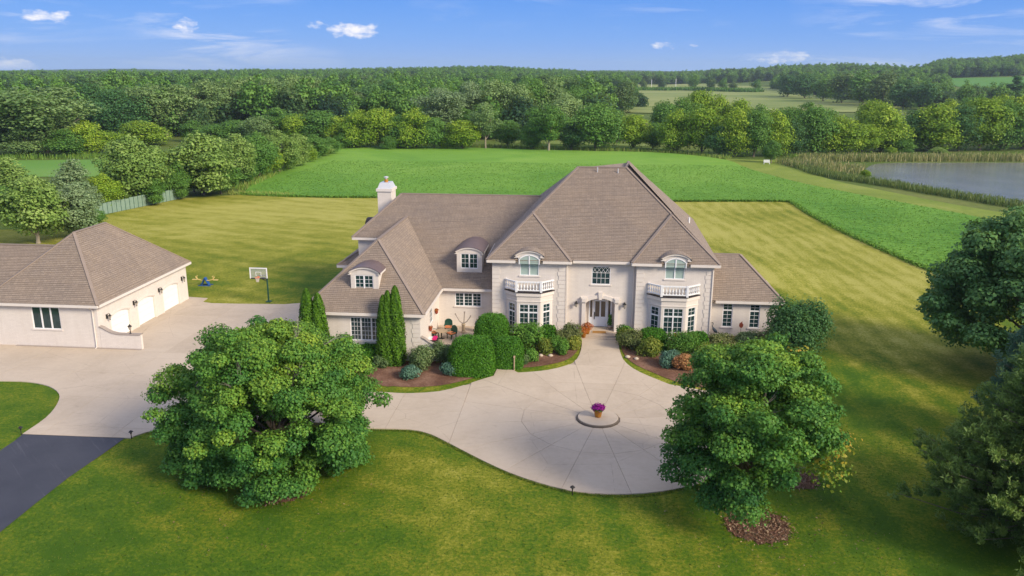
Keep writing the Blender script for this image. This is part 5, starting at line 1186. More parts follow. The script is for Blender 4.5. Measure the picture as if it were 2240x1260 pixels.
# ---------------------------------------------------------------- foreground maples
def maple(name, x, y, Rx, Ry, Ht, seed, label, bare, turn=False, n=62000, nl=110, lopside=0, base=.1, gap=None):
    rg = np.random.default_rng(seed); T_ = thing(name, (x, y, gz(x, y)), label, 'tree', 'maples on the front lawn'); lumps = []; tl = []
    for i in range(nl):
        a = rg.uniform(0, 2*math.pi); z = rg.uniform(-.38, 1); w = math.sqrt(max(.03, 1-abs(z)**2.0)); f = rg.uniform(.78, 1.0) if rg.random() < .85 else rg.uniform(.3, .75)
        bump_ = 1+.12*math.sin(a*3+seed)+.09*math.sin(a*5+2*seed+z*4)+.07*math.sin(a*9+z*7)
        px = Rx*w*f*math.cos(a)*bump_*.86+lopside*z; py = Ry*w*f*math.sin(a)*bump_*.86; pz = Ht*base+(Ht*(1-base))*(.26+.66*z*f**.3)
        if gap and gap(px, py, pz): continue
        s = rg.uniform(.45, .95); lumps.append((px, py, pz, s, s, s*.6, .34+.30*z+rg.normal()*.13))  # tint rises with height: the sunlit crown top painted into the leaves
    m0 = len(lumps)
    for i in range(26):                                                    # outlying sprays
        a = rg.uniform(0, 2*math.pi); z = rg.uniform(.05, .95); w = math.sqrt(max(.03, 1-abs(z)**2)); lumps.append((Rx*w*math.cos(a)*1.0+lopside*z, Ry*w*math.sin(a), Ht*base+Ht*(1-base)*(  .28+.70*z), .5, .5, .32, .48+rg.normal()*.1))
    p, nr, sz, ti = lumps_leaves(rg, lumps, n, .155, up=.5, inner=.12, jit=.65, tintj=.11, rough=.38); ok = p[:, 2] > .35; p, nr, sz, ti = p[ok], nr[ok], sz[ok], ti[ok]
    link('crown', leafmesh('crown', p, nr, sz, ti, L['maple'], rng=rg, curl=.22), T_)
    if turn:
        tl = [(3.7, -1.2, 4.3, 1.0, 1.0, .5, .4), (4.2, -.4, 4.7, .8, .8, .4, .6), (3.5, -2.0, 3.4, .9, .9, .5, .1), (3.5, 2.0, 7.4, .5, .5, .4, .7), (2.6, 2.4, 8.4, .5, .5, .4, .4)]
        p, nr, sz, ti = lumps_leaves(rg, tl, 1000, .19, up=.5, rough=.7); link('turning_foliage', leafmesh('turning_foliage', p, nr, sz, ti, L['mapleturn'], rng=rg), T_, )
    tb = MB(); tb.tube([(0, 0, -.15), (0, 0, .3), (.05, .03, 1.2), (.0, .1, 2.4)], [.38, .27, .22, .19], 10)
    for i in range(16):
        l = lumps[int(rg.integers(0, m0))]; c = Vector(l[:3]); a = Vector((0, .05, rg.uniform(1.3, 2.4))); mid = a.lerp(c, .5)+Vector((0, 0, rg.uniform(0, .7))); tb.tube([a, mid, c], [.12, .065, .02], 6, False)
    tk = link('trunk', mesh_of(tb, 'trunk', M['bark'], True), T_)
    tw = MB()
    for (bx, by, bz, dx, dy, dz) in bare:
        b0 = Vector((bx, by, bz)); d0 = Vector((dx, dy, dz))
        for j in range(4):
            e = b0+d0*rg.uniform(.45, .8)+Vector(rg.normal(size=3))*.55*d0.length*.35; md = b0.lerp(e, .5)+Vector(rg.normal(size=3))*.12; tw.tube([b0, md, e], [.035, .02, .005], 4, False)
            for k_ in range(6):
                s_ = b0.lerp(e, rg.uniform(.4, .9)); tw.tube([s_, s_+(e-b0)*.3+Vector(rg.normal(size=3))*.25], [.012, .004], 3, False)
    tag(link('bare_branches', mesh_of(tw, 'bare_branches', M['twig']), T_), kind='stuff'); return T_
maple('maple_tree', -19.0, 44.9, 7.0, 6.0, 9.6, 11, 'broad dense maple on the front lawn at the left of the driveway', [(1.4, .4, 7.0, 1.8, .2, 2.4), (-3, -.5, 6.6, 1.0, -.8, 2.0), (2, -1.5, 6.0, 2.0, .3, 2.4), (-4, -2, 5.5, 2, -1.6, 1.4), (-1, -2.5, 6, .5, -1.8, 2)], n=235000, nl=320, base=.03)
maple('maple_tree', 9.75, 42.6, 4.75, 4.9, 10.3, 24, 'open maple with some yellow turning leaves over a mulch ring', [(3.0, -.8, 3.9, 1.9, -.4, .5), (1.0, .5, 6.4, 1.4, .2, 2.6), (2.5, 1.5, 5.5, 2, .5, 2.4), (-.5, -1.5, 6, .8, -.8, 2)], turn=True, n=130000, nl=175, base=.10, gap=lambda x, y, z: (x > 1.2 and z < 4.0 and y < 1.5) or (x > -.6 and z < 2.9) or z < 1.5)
# ---------------------------------------------------------------- oak and pines at the right
def oak():
    rg = np.random.default_rng(77); x, y = 37.6, 66.5; T_ = thing('oak_tree', (x, y, 0), 'dark blue green oak standing at the right edge of the lawn', 'tree'); lumps = []
    for i in range(190):
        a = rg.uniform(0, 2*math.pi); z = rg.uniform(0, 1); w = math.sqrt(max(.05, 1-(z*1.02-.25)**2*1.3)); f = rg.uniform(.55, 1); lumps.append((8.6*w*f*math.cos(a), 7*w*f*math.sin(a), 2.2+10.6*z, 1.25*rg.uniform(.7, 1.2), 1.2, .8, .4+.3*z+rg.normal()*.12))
    lumps += [(-9.3, -1, 6.3, .9, .9, .45, .2), (-8.6, -2, 5.0, 1.0, 1, .5, .15), (-9.8, -.4, 5.4, .5, .5, .3, .2), (-7.2, 0, 9.4, .9, .9, .6, .1), (-6.0, .5, 11.0, 1, 1, .7, .1), (-4.2, .5, 12.2, 1, 1, .7, .1), (-8.4, 0, 7.7, .9, .9, .4, .15)]
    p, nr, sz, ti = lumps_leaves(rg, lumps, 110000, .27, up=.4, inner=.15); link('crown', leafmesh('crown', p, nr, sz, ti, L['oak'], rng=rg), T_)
    tb = MB(); tb.tube([(0, 0, -.1), (0, 0, .4), (.1, 0, 2), (0, .1, 5), (0, 0, 8)], [.6, .42, .36, .28, .12], 10)
    for i in range(18): c = Vector(lumps[int(rg.integers(0, 120))][:3]); a = Vector((0, 0, rg.uniform(1.8, 6))); tb.tube([a, a.lerp(c, .5)+Vector((0, 0, .3)), c], [.15, .08, .02], 6, False)
    link('trunk', mesh_of(tb, 'trunk', M['bark'], True), T_)
oak()
def pine(x, y, Ht, Rb, seed, label, n=60000, m='pine', name='pine_tree', dense=11, group=None):
    rg = np.random.default_rng(seed); T_ = thing(name, (x, y, 0), label, 'tree', group); P_ = []; Nn = []; Tt = []; tb = MB(); tb.tube([(0, 0, -.1), (0, 0, 1), (0, 0, Ht*.97)], [.36, .28, .05], 9)
    z = .8; tips = []
    while z < Ht*.97:
        rz = Rb*(1-(z/Ht))**.75*(.8+.2*math.sin(z*3)); k = dense
        for i in range(k):
            a = rg.uniform(0, 2*math.pi); ln = rz*rg.uniform(.72, 1.08); e = Vector((ln*math.cos(a), ln*math.sin(a), z+ln*rg.uniform(.05, .32))); b = Vector((0, 0, z)); md = b.lerp(e, .55)-Vector((0, 0, ln*.05)); tb.tube([b, md, e], [.06, .035, .012], 4, False)
            for j in range(max(3, int(ln*2.6))):
                t = 1-(j/max(3, int(ln*2.6)))*.72; c = b.lerp(e, t); sp = .16+.30*(1-t)*ln*.6; tips.append((c+Vector(rg.normal(size=3))*sp, (e-b).normalized(), t))
        z += .42+.10*rg.random()
    k = max(6, int(n/len(tips)))
    for c, d, t in tips:
        q = rg.normal(size=(k, 3)); q /= np.linalg.norm(q, axis=1, keepdims=True); q = q*.75+np.array([d.x, d.y, abs(d.z)+.7]); r_ = rg.random((k, 1))*.36
        P_.append(np.array(c)+q*r_); Nn.append(np.cross(q, rg.normal(size=(k, 3)))); Tt.append(np.clip(.30+.35*t*rg.random(k)+rg.normal()*.16, 0, 1))
    p = np.concatenate(P_); link('crown', leafmesh('crown', p, np.concatenate(Nn), .25*(.6+.8*rg.random(len(p))), np.concatenate(Tt), L[m], asp=.32, rng=rg), T_)
    link('trunk', mesh_of(tb, 'trunk', M['bark']), T_); return T_
pine(24.8, 40.6, 11.4, 7.9, 5, 'dark pine filling the lower right corner', n=260000, dense=24)
pine(30.0, 52, 10.4, 4.6, 9, 'blue green pine between the oak and the corner pine', n=60000, m='blue', dense=12)
pine(38, 40, 13, 5.5, 15, 'tall pine just right of the corner pine, beyond the right edge, shading the lawn', n=20000, dense=8, group='pines beyond the right edge'); pine(46, 49, 14, 6, 16, 'tall pine behind the off-frame row, beyond the right edge, shading the lawn', n=20000, dense=8, group='pines beyond the right edge'); pine(50, 60, 14, 6, 18, 'farthest tall pine, by the oak, beyond the right edge, shading the lawn', n=18000, dense=8, group='pines beyond the right edge')
# ---------------------------------------------------------------- shrubs
def shrub(u, v, wpx, hpx, m, label, n=2600, leaf=.13, nl=9, name='shrub', cat='shrub', group=None, box=False, depth=1.0, lumpy=.55, spire=False, rot=0, xy=None, dims=None):
    """shrub whose foot is at survey mark (u, v), wpx wide and hpx tall in the survey picture"""
    x, y = xy or at(u, v); z = gz(x, y); D = math.hypot(x, y); w_ = wpx/1790*D/2; h = aty(u, v-hpx, y)[1]-z
    if dims: w_, h = dims
    h = max(h, .3); rg = np.random.default_rng(int(u*7+v)); T_ = thing(name, (x, y+(0 if xy else w_*depth*.5), z), label, cat, group, rot)
    if box:
        d = rg.normal(size=(n, 3)); d /= np.linalg.norm(d, axis=1, keepdims=True); e = 3.6; s = (np.abs(d)**e).sum(1)**(-1/e); q = d*s[:, None]; q[:, 2] = np.abs(q[:, 2]); nn = np.sign(d)*np.abs(q)**(e-1)
        p = q*np.array([w_, w_*depth, h])*(1+rg.normal(size=(n, 1))*.026+(rg.random((n, 1))**8)*.05+.02*np.sin(q[:, :1]*9)*np.cos(q[:, 1:2]*8)); nr = nn+rg.normal(size=(n, 3))*.45; sz = leaf*(.6+.8*rg.random(n)); ti = .45+rg.normal(size=n)*.22
        bk = MB(); N = 14
        pr_ = [(math.cos(t)**.6 if t < 1.55 else 0, math.sin(t)**.6) for t in [1.57*i/6 for i in range(7)]]
        rings = []
        for r1, zz in pr_:
            rings.append([Vector((w_*.93*r1*np.sign(math.cos(a))*abs(math.cos(a))**.6, w_*.93*depth*r1*np.sign(math.sin(a))*abs(math.sin(a))**.6, h*.95*zz)) for a in [2*math.pi*i/N for i in range(N)]])
        for A, B in zip(rings, rings[1:]):
            for i in range(N): bk.face([A[i], A[(i+1) % N], B[(i+1) % N], B[i]])
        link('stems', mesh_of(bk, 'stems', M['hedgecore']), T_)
    elif spire:
        t = rg.random(n)**.85; a = rg.random(n)*2*math.pi; prof = np.where(t < .12, .8+t*1.6, np.sqrt(np.clip(1-((t-.12)/.88)**1.55, 0, 1))); rr = w_*prof*(1+.09*np.sin(a*5+t*14)+rg.normal(size=n)*.08)
        p = np.stack([rr*np.cos(a), rr*np.sin(a), h*t], 1); nr = np.stack([np.cos(a), np.sin(a), np.full(n, .35)], 1)+rg.normal(size=(n, 3))*.45; sz = leaf*(.6+.8*rg.random(n)); ti = .45+.15*np.sin(a*6+t*14)+rg.normal(size=n)*.2
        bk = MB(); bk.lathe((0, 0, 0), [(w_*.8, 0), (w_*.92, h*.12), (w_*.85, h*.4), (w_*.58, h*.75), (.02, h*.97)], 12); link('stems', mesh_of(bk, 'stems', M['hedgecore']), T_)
    else:
        lumps = []
        for i in range(nl):
            a = rg.uniform(0, 6.28); f = rg.uniform(.1, .62); zz = rg.uniform(.3, .72); lumps.append((w_*f*math.cos(a), w_*depth*f*math.sin(a), h*zz, w_*lumpy*.8, w_*lumpy*.8*depth, h*.32, .45+.3*(zz-.5)+rg.normal()*.12))
        p, nr, sz, ti = lumps_leaves(rg, lumps, n, leaf, up=.5, inner=.2); p[:, 2] = np.clip(p[:, 2], .04, None); p[:, 2] *= h/np.quantile(p[:, 2], .985)
        p[:, 0] *= w_/np.quantile(np.abs(p[:, 0]), .97)
        tb = MB()
        for l in lumps[:6]: tb.tube([(0, 0, 0), tuple(l[:3])], [.03, .01], 4, False)
        link('stems', mesh_of(tb, 'stems', M['bark']), T_)
    link('foliage', leafmesh('foliage', p, nr, sz, ti, L[m], rng=rg), T_); return T_
# arborvitae
for u, vt, w_, lab in ((676, 634, 38, 'left arborvitae of the pair at the driveway corner of the house'), (700, 644, 38, 'right arborvitae of the pair at the driveway corner of the house')):
    shrub(u, 802, w_+4, 802-vt, 'arbor', lab, n=7000, leaf=.13, spire=True, name='arborvitae', cat='tree', group='arborvitae by the front wing')
for u, vt, w_, lab in ((841, 648, 30, 'shortest, left arborvitae of the three beside the large window'), (851, 638, 30, 'middle arborvitae of the three beside the large window'), (867, 628, 36, 'tallest, right arborvitae of the three beside the large window')):
    shrub(u, 800, w_+4, 800-vt, 'arbor', lab, n=8000, leaf=.13, spire=True, name='arborvitae', cat='tree', group='arborvitae by the front wing')
# clipped yews beside the patio path
shrub(1030, 816, 106, 66, 'yew', 'large clipped yew block left of the patio path', n=34000, leaf=.095, box=True, name='clipped_yew', cat='hedge', group='clipped yews', depth=.95)
shrub(1108, 802, 76, 54, 'yew', 'clipped yew at the driveway end of the patio path, right side', n=26000, leaf=.095, box=True, name='clipped_yew', cat='hedge', group='clipped yews', depth=.95)
shrub(1074, 770, 80, 70, 'yew', 'tallest clipped yew, in front of the left bay', n=28000, leaf=.095, box=True, name='clipped_yew', cat='hedge', group='clipped yews', depth=1.2)
shrub(1147, 770, 70, 56, 'lilac', 'rounded light green shrub in front of the left bay', n=9000, leaf=.15, nl=16)
SH = [(1198, 757, 42, 40, 'yew', 'small dark clipped shrub under the right side of the left bay', 1), (1193, 776, 34, 32, 'euon', 'yellow green shrub at the left of the bed beside the walk', 0), (1226, 777, 36, 36, 'lilac', 'fresh green shrub in the bed left of the front walk', 0), (1230, 760, 44, 36, 'brownish', 'brown tipped shrub at the foot of the quoined corner', 0), (1254, 757, 42, 44, 'brownish', 'tall brownish shrub beside the left of the front steps', 0), (1256, 767, 30, 28, 'euon', 'low yellowish shrub at the corner of the walk', 0), (1160, 792, 30, 24, 'lilac', 'small leafy perennial on the mulch right of the yews', 0), (1145, 797, 20, 18, 'sage', 'small sage perennial at the edge of the mulch', 0),
  (1368, 748, 36, 32, 'yew', 'small dark shrub right of the front steps', 0), (1382, 768, 52, 40, 'brownish', 'spreading mottled shrub right of the front walk', 0), (1420, 783, 48, 36, 'euon', 'yellow green shrub at the front of the right bed', 0), (1428, 765, 66, 38, 'yew', 'dark clipped mound under the left side of the right bay', 1), (1372, 756, 40, 32, 'euon', 'yellowish shrub close to the right of the steps', 0), (1488, 779, 72, 48, 'lilac', 'wide leafy green shrub under the right bay', 0), (1528, 768, 44, 36, 'yew', 'dark clipped shrub under the right end of the right bay', 1), (1460, 806, 46, 34, 'blue', 'low dark juniper near the edge of the right bed', 0), (1499, 813, 44, 32, 'spirea', 'bronze orange shrub in the right bed', 0), (1482, 745, 34, 16, 'mum', 'orange flowering plant under the centre of the right bay', 0), (1545, 792, 40, 34, 'euon', 'yellow green shrub behind the open maple', 0), (1580, 768, 60, 30, 'brownish', 'low rusty shrub before the low right wing', 0), (1640, 768, 60, 34, 'sage', 'grey green shrub under the right wing windows', 0), (1688, 770, 50, 40, 'brownish', 'brown green shrub at the outer corner of the right wing', 0),
  (926, 812, 54, 50, 'sage', 'grey green shrub right of the arborvitae', 0), (968, 800, 44, 46, 'sage', 'tall grey green shrub against the curved patio wall', 0), (893, 831, 38, 26, 'blue', 'small round blue green plant on the left mulch', 0), (982, 824, 38, 26, 'blue', 'low blue grey juniper in front of the large yew', 0), (905, 796, 24, 20, 'sage', 'low grey plant at the foot of the front wing wall', 0), (832, 806, 30, 24, 'sage', 'small grey plant left of the arborvitae foot', 0), (760, 786, 120, 34, 'yew', 'low dark hedge under the large front wing window', 1), (812, 790, 60, 34, 'yew', 'end of the low dark hedge behind the arborvitae', 1)]
for u, v, w_, h, m, lab, bx in SH: shrub(u, v, w_, h, m, lab, n=int(1800+w_*60), leaf=.12, box=bool(bx), nl=12, group='shrubs in the front beds')
shrub(1750, 786, 118, 112, 'dark', 'big dark spreading juniper at the right corner of the house', n=26000, leaf=.17, nl=38, lumpy=.36, name='juniper')
# ---------------------------------------------------------------- things on the drive, porch, patio and lawns
T_ = thing('planter_island', (CX, CY, 0), 'round raised concrete island in the middle of the circular drive', 'island')
k = MB(); k.lathe((CX, CY, 0), [(1.52, 0), (1.52, .16), (1.46, .20)], 40); k.build('kerb', M['bark'], T_); k = MB(); k.lathe((CX, CY, .20), [(1.44, 0.001), (1.42, .025)], 40); k.build('slab', M['concrete'], T_)
T_ = thing('flower_pot', (CX, CY, .225), 'orange brown pot of purple petunias on the round island', 'flower pot')
k = MB(); k.lathe((CX, CY, .225), [(.20, 0), (.24, .10), (.30, .50), (.34, .52), (.34, .60), (.27, .60), (.26, .54)], 20); k.build('pot', M['terra'], T_, True)
rg = np.random.default_rng(3); p, nr, sz, ti = lumps_leaves(rg, [(0, 0, .74, .40, .40, .20, .5), (.2, .1, .66, .25, .25, .18, .4), (-.22, 0, .66, .22, .25, .18, .4)], 1500, .09, up=.5); link('petals', leafmesh('petals', p, nr, sz, ti, L['purple'], rng=rg), T_)
p, nr, sz, ti = lumps_leaves(rg, [(0, 0, .60, .34, .34, .14, .5)], 500, .09, up=.5); link('foliage', leafmesh('foliage', p, nr, sz, ti, L['yew'], rng=rg), T_)
def pot(x, y, z, s, m, label, tall=False, cat='flower pot'):
    T_ = thing('potted_plant', (x, y, z), label, cat); k = MB(); k.lathe((x, y, z), [(.13*s, 0), (.19*s, .26*s), (.21*s, .28*s), (.21*s, .33*s), (.16*s, .33*s)], 14); k.build('pot', M['terra'] if not tall else M['capstone'], T_, True)
    rg = np.random.default_rng(int(x*100) % 997); lm = [(0, 0, (.55+.0)*s, .32*s, .32*s, .22*s, .5)] if not tall else [(0, 0, .55*s, .16*s, .16*s, .3*s, .5), (0, 0, 1.0*s, .12*s, .12*s, .32*s, .6)]
    p, nr, sz, ti = lumps_leaves(rg, lm, 700, .09, up=.5); link('foliage', leafmesh('foliage', p, nr, sz, ti, L[m], rng=rg), T_)
pot(.22, 69.75, .86, 1.25, 'mum', 'pot of rust orange flowers on the lower front step'); pot(.55, 70.35, 1.02, 1.3, 'mum', 'pot of rust orange flowers behind, up on the porch landing'); pot(2.62, 71.9, 1.02, 1.1, 'yew', 'tall slim green plant in a pot right of the front door', True)
T_ = thing('doormat', (1.66, 70.9, 1.02), 'brown doormat on the porch landing', 'doormat'); k = MB(); k.box((1.0, 70.55, 1.022), (2.3, 71.2, 1.05)); k.build('coir_pile', M['mat'], T_)
k = MB()
for a, b in (((1.0, 70.55), (2.3, 70.60)), ((1.0, 71.15), (2.3, 71.2)), ((1.0, 70.6), (1.06, 71.15)), ((2.24, 70.6), (2.3, 71.15))): k.box((*a, 1.051), (*b, 1.058))
k.build('border', M['wood'], T_)
# basketball hoop
bx, by = at(588, 660); T_ = thing('basketball_hoop', (bx, by, 0), 'basketball hoop with clear board on a dark green pole beside the pavement', 'basketball hoop')
k = MB(); k.tube([(bx, by, 0), (bx, by, 3.1)], .085, 8); k.box((bx-.25, by-.25, 0), (bx+.25, by+.25, .09)); k.build('pole', M['darkgreen'], T_)
bd = Vector((bx-.75, by-1.15, 0)); k = MB(); k.tube([(bx, by, 2.95), (bx-.55, by-.95, 3.15)], .05, 6); k.tube([(bx, by, 2.3), (bx-.55, by-.95, 2.95)], .04, 6); k.box((bx-.2, by-1.05, 2.85), (bx+.2, by-.92, 3.0)); k.build('support_arm', M['black'], T_)
cxb, cyb = bx-.45, by-1.06; k = MB(); k.box((cxb-.90, cyb-.015, 2.90), (cxb+.90, cyb+.015, 3.95)); k.build('backboard', M['clear'], T_)
k = MB(); k.box((cxb-.95, cyb-.04, 2.84), (cxb-.86, cyb+.04, 4.02)); k.box((cxb+.86, cyb-.04, 2.84), (cxb+.95, cyb+.04, 4.02)); k.box((cxb-.86, cyb-.04, 3.93), (cxb+.86, cyb+.04, 4.02)); k.build('board_frame', M['white'], T_)
k = MB(); k.box((cxb-.86, cyb-.05, 2.80), (cxb+.97, cyb+.05, 2.90)); k.build('lower_pad', M['black'], T_)
k = MB(); 
for a, b in (((-.30, 3.12), (-.26, 3.57)), ((.26, 3.12), (.30, 3.57)), ((-.26, 3.53), (.26, 3.57))): k.box((cxb+a[0], cyb-.03, a[1]), (cxb+b[0], cyb-.017, b[1]))
k.build('target_square', M['white'], T_)
rg_ = [(cxb+.23*math.cos(a), cyb-.38+.23*math.sin(a), 3.05) for a in [2*math.pi*i/16 for i in range(17)]]; k = MB(); k.tube(rg_, .022, 5, False); k.box((cxb-.08, cyb-.16, 3.0), (cxb+.08, cyb-.045, 3.1)); k.build('rim', M['rim'], T_)
k = MB()
for i in range(12):
    a = 2*math.pi*i/12; b = a+.5; q = lambda an, r, z: (cxb+r*math.cos(an), cyb-.38+r*math.sin(an), z)
    k.tube([q(a, .23, 3.04), q(b, .16, 2.8), q(a+.2, .12, 2.58)], .012, 3, False); k.tube([q(a, .23, 3.04), q(a-.5, .16, 2.8), q(a-.2, .12, 2.58)], .012, 3, False)
k.build('net', M['net'], T_)
# seesaw
sx, sy = at(450, 624); T_ = thing('seesaw', (sx, sy, 0), 'yellow and blue seesaw on the back lawn between the garage and the hoop', 'seesaw')
k = MB(); k.box((sx-.75, sy-.35, 0), (sx+.75, sy-.28, .10)); k.box((sx-.75, sy+.28, 0), (sx+.75, sy+.35, .10)); k.beam((sx-.45, sy, .08), (sx, sy, .95), .5, .06); k.beam((sx+.45, sy, .08), (sx, sy, .95), .5, .06); k.build('base', M['bluepaint'], T_)
k = MB(); k.tube([(sx-1.15, sy, 1.05), (sx-.9, sy, .72), (sx-.4, sy, .60), (sx, sy, .62), (sx+.4, sy, .60), (sx+.9, sy, .72), (sx+1.15, sy, 1.05)], .055, 6); k.build('beam', M['yellowpaint'], T_)
for s in (-1, 1): k = MB(); k.box((sx+s*1.25-.28, sy-.13, .66), (sx+s*1.25+.28, sy+.13, .72)); k.build('seat', M['yellowpaint'], T_); k = MB(); k.tube([(sx+s*.95, sy-.2, 1.12), (sx+s*.95, sy+.2, 1.12)], .025, 5); k.tube([(sx+s*.95, sy, .75), (sx+s*.95, sy, 1.12)], .025, 5); k.build('handle', M['yellowpaint'], T_)
# fence of green screen panels
f0, f1 = at(196, 476), at(397, 434); T_ = thing('screen_fence', (*f0, 0), 'long green screened fence along the hedgerow', 'fence'); n = 22; Ls = math.dist(f0, f1)
for i in range(n):
    a = [f0[j]+(f1[j]-f0[j])*(i+.02)/n for j in (0, 1)]; b = [f0[j]+(f1[j]-f0[j])*(i+.98)/n for j in (0, 1)]; hh = 2.05+rnd.uniform(-.08, .08); k = MB(); k.obox(a, b, .04, .04, hh); k.build('panel', M['fence'], T_)
    k = MB(); a = [f0[j]+(f1[j]-f0[j])*i/n for j in (0, 1)]; k.tube([(a[0], a[1]-.06, 0), (a[0], a[1]-.06, hh+.1)], .05, 5); k.build('post', M['darkgreen'], T_)
# path lights and stakes
def plight(u, v, label):
    x, y = at(u, v); z = gz(x, y); T_ = thing('path_light', (x, y, z), label, 'garden light', 'path lights along the drive'); k = MB(); k.tube([(x, y, z), (x, y, z+.45)], .03, 5); k.build('stake', M['black'], T_); k = MB(); k.lathe((x, y, z+.40), [(.06, 0), (.06, .12), (.16, .13), (.04, .24)], 8); k.build('lamp_head', M['black'], T_)
plight(288, 960, 'small black path light at the corner where asphalt meets concrete'); plight(1252, 1083, 'small black path light at the bottom rim of the circular drive'); plight(47, 951, 'small black path light at the left end of the asphalt joint')
for u, v, lab in ((1073, 818, 'pale wooden stake left of the patio path'), (1125, 811, 'pale wooden stake right of the patio path')):
    x, y = at(u, v); z = gz(x, y); T_ = thing('wooden_stake', (x, y, z), lab, 'stake', 'stakes at the patio path'); k = MB(); k.box((x-.04, y-.04, z), (x+.04, y+.04, z+1.15)); k.build('shaft', M['wood'], T_); k = MB(); k.box((x-.07, y-.07, z+1.151), (x+.07, y+.07, z+1.30)); k.build('cap', M['wood'], T_)
# pale rocks in the mulch
for i, (u, v, lab) in enumerate([(1204, 779, 'pale rock on the mulch left of the walk'), (1183, 779, 'small pale rock nearest the light green shrub'), (1373, 782, 'pale rock on the mulch close to the right of the walk'), (1392, 786, 'flat pale rock farther right of the walk')]):
    x, y = at(u, v); z = gz(x, y); k = MB(); rr_ = random.Random(i); c = Vector((x, y, z+.1)); k.lathe((x, y, z), [(.18, 0), (.24*rr_.uniform(.9, 1.1), .08), (.16, .17), (.05, .21)], 7); o = k.build('rock', M['concrete'], None, True); tag(o, lab, 'rock', 'pale rocks in the beds')
# patio furniture
def pchair(x, y, rot, label):
    T_ = thing('patio_chair', (x, y, .86), label, 'chair', 'green patio chairs', rot); z = 0
    def B(nm, m, *bx):
        k = MB()
        for a, b in bx: k.box(a, b)
        o = link(nm, mesh_of(k, nm, M[m]), T_)
    for sx_ in (-.28, .28):
        for sy_ in (-.28, .28): B('leg', 'darkgreen', ((sx_-.03, sy_-.03, 0), (sx_+.03, sy_+.03, .42)))
    B('seat', 'darkgreen', ((-.34, -.34, .42), (.34, .34, .47)))
    k = MB(); n = 10; A = [(-.36, .30, .47)]+[(-.36*math.cos(math.pi*i/n), .36, .85+.32*math.sin(math.pi*i/n)) for i in range(n+1)]+[(.36, .30, .47)]; k.face(A); k.face([(a, b+.05, c) for a, b, c in A][::-1])
    for i in range(len(A)): p, q = A[i], A[(i+1) % len(A)]; k.face([p, (p[0], p[1]+.05, p[2]), (q[0], q[1]+.05, q[2]), q])
    link('backrest', mesh_of(k, 'backrest', M['darkgreen']), T_); B('cushion', 'orange', ((-.30, -.32, .471), (.30, .26, .56)))
    for s in (-1, 1): B('armrest', 'darkgreen', ((s*.36-.03, -.30, .66), (s*.36+.03, .30, .70)))
def pt(u, v): 
    d = ray(u, v); t = (.86-CAMH)/d[2]; return d[0]*t, d[1]*t
for u, v, r_, lab in ((950, 738, 1.2, 'green patio chair with orange cushion against the front wing'), (981, 726, .1, 'green patio chair with orange cushion at the back of the patio'), (988, 740, -.7, 'green patio chair with orange cushion nearest the large yew')):
    x, y = pt(u, v); pchair(x, y, r_, lab)
x, y = pt(966, 740); T_ = thing('patio_table', (x, y, .86), 'round patio table among the green chairs', 'table'); k = MB(); k.lathe((x, y, .86), [(.30, 0), (.05, .04), (.05, .66), (.10, .68)], 12); k.build('pedestal', M['black'], T_); k = MB(); k.lathe((x, y, 1.545), [(.55, 0), (.55, .04)], 20); k.build('tabletop', M['wood'], T_)
x, y = pt(946, 750); T_ = thing('patio_lounger', (x, y, .86), 'low patio seat draped with a pink and white cloth behind the curved wall', 'seat'); k = MB(); k.box((x-.5, y-.35, .9), (x+.5, y+.35, 1.25)); k.build('seat', M['black'], T_); k = MB(); k.box((x-.45, y-.37, 1.251), (x+.05, y+.37, 1.33)); k.build('white_cloth', M['white'], T_); k = MB(); k.box((x+.06, y-.38, 1.251), (x+.40, y+.38, 1.40)); k.build('pink_cloth', M['pink'], T_)
x, y = pt(1014, 728); T_ = thing('wooden_sculpture', (x, y, .86), 'three-pronged pale wooden sculpture on a stand before the patio wall', 'sculpture')
k = MB(); k.lathe((x, y, .86), [(.22, 0), (.24, .1), (.16, .2), (.15, .75), (.2, .8), (.14, .9)], 10); k.build('pedestal', M['wood'], T_)
for dx, h in ((-.75, .95), (.12, 1.15), (.70, .80)):
    k = MB(); k.tube([(x, y, 1.75), (x+dx*.45, y, 1.95), (x+dx*.85, y, 1.75+h*.75), (x+dx, y, 1.75+h)], [.05, .045, .045, .07], 6); k.build('prong', M['twig'], T_)
x, y = pt(1047, 726); T_ = thing('covered_grill', (x, y, .86), 'dark blue covered object on the patio beside the tallest yew', 'grill'); k = MB(); k.lathe((x, y, .86), [(.30, 0), (.33, .5), (.36, .8), (.28, 1.05), (.1, 1.15)], 10); k.build('cover', M['heron'], T_, True)
k = MB(); k.lathe((x, y, 2.02), [(.05, 0), (.05, .06)], 8); k.build('knob', M['black'], T_)
# hanging planters by the side window of the front wing
for y_, z_, lab in ((69.9, 2.6, 'rust red wall planter right of the patio side window'), (66.9, 1.9, 'lower rust coloured wall planter on the front wing side wall')):
    k = MB(); x_ = wrx-.43+.16; T_ = thing('wall_planter', (x_, y_, z_), lab, 'planter', 'wall planters over the patio'); k.lathe((x_, y_, z_), [(.05, 0), (.14, .12), (.16, .3), (.12, .3)], 10); k.build('basket', M['red'], T_)
    rg = np.random.default_rng(int(z_*10)); p, nr, sz, ti = lumps_leaves(rg, [(0, 0, .38, .17, .17, .12, .5)], 220, .08); link('flowers', leafmesh('flowers', p, nr, sz, ti, L['mum'], rng=rg), T_)
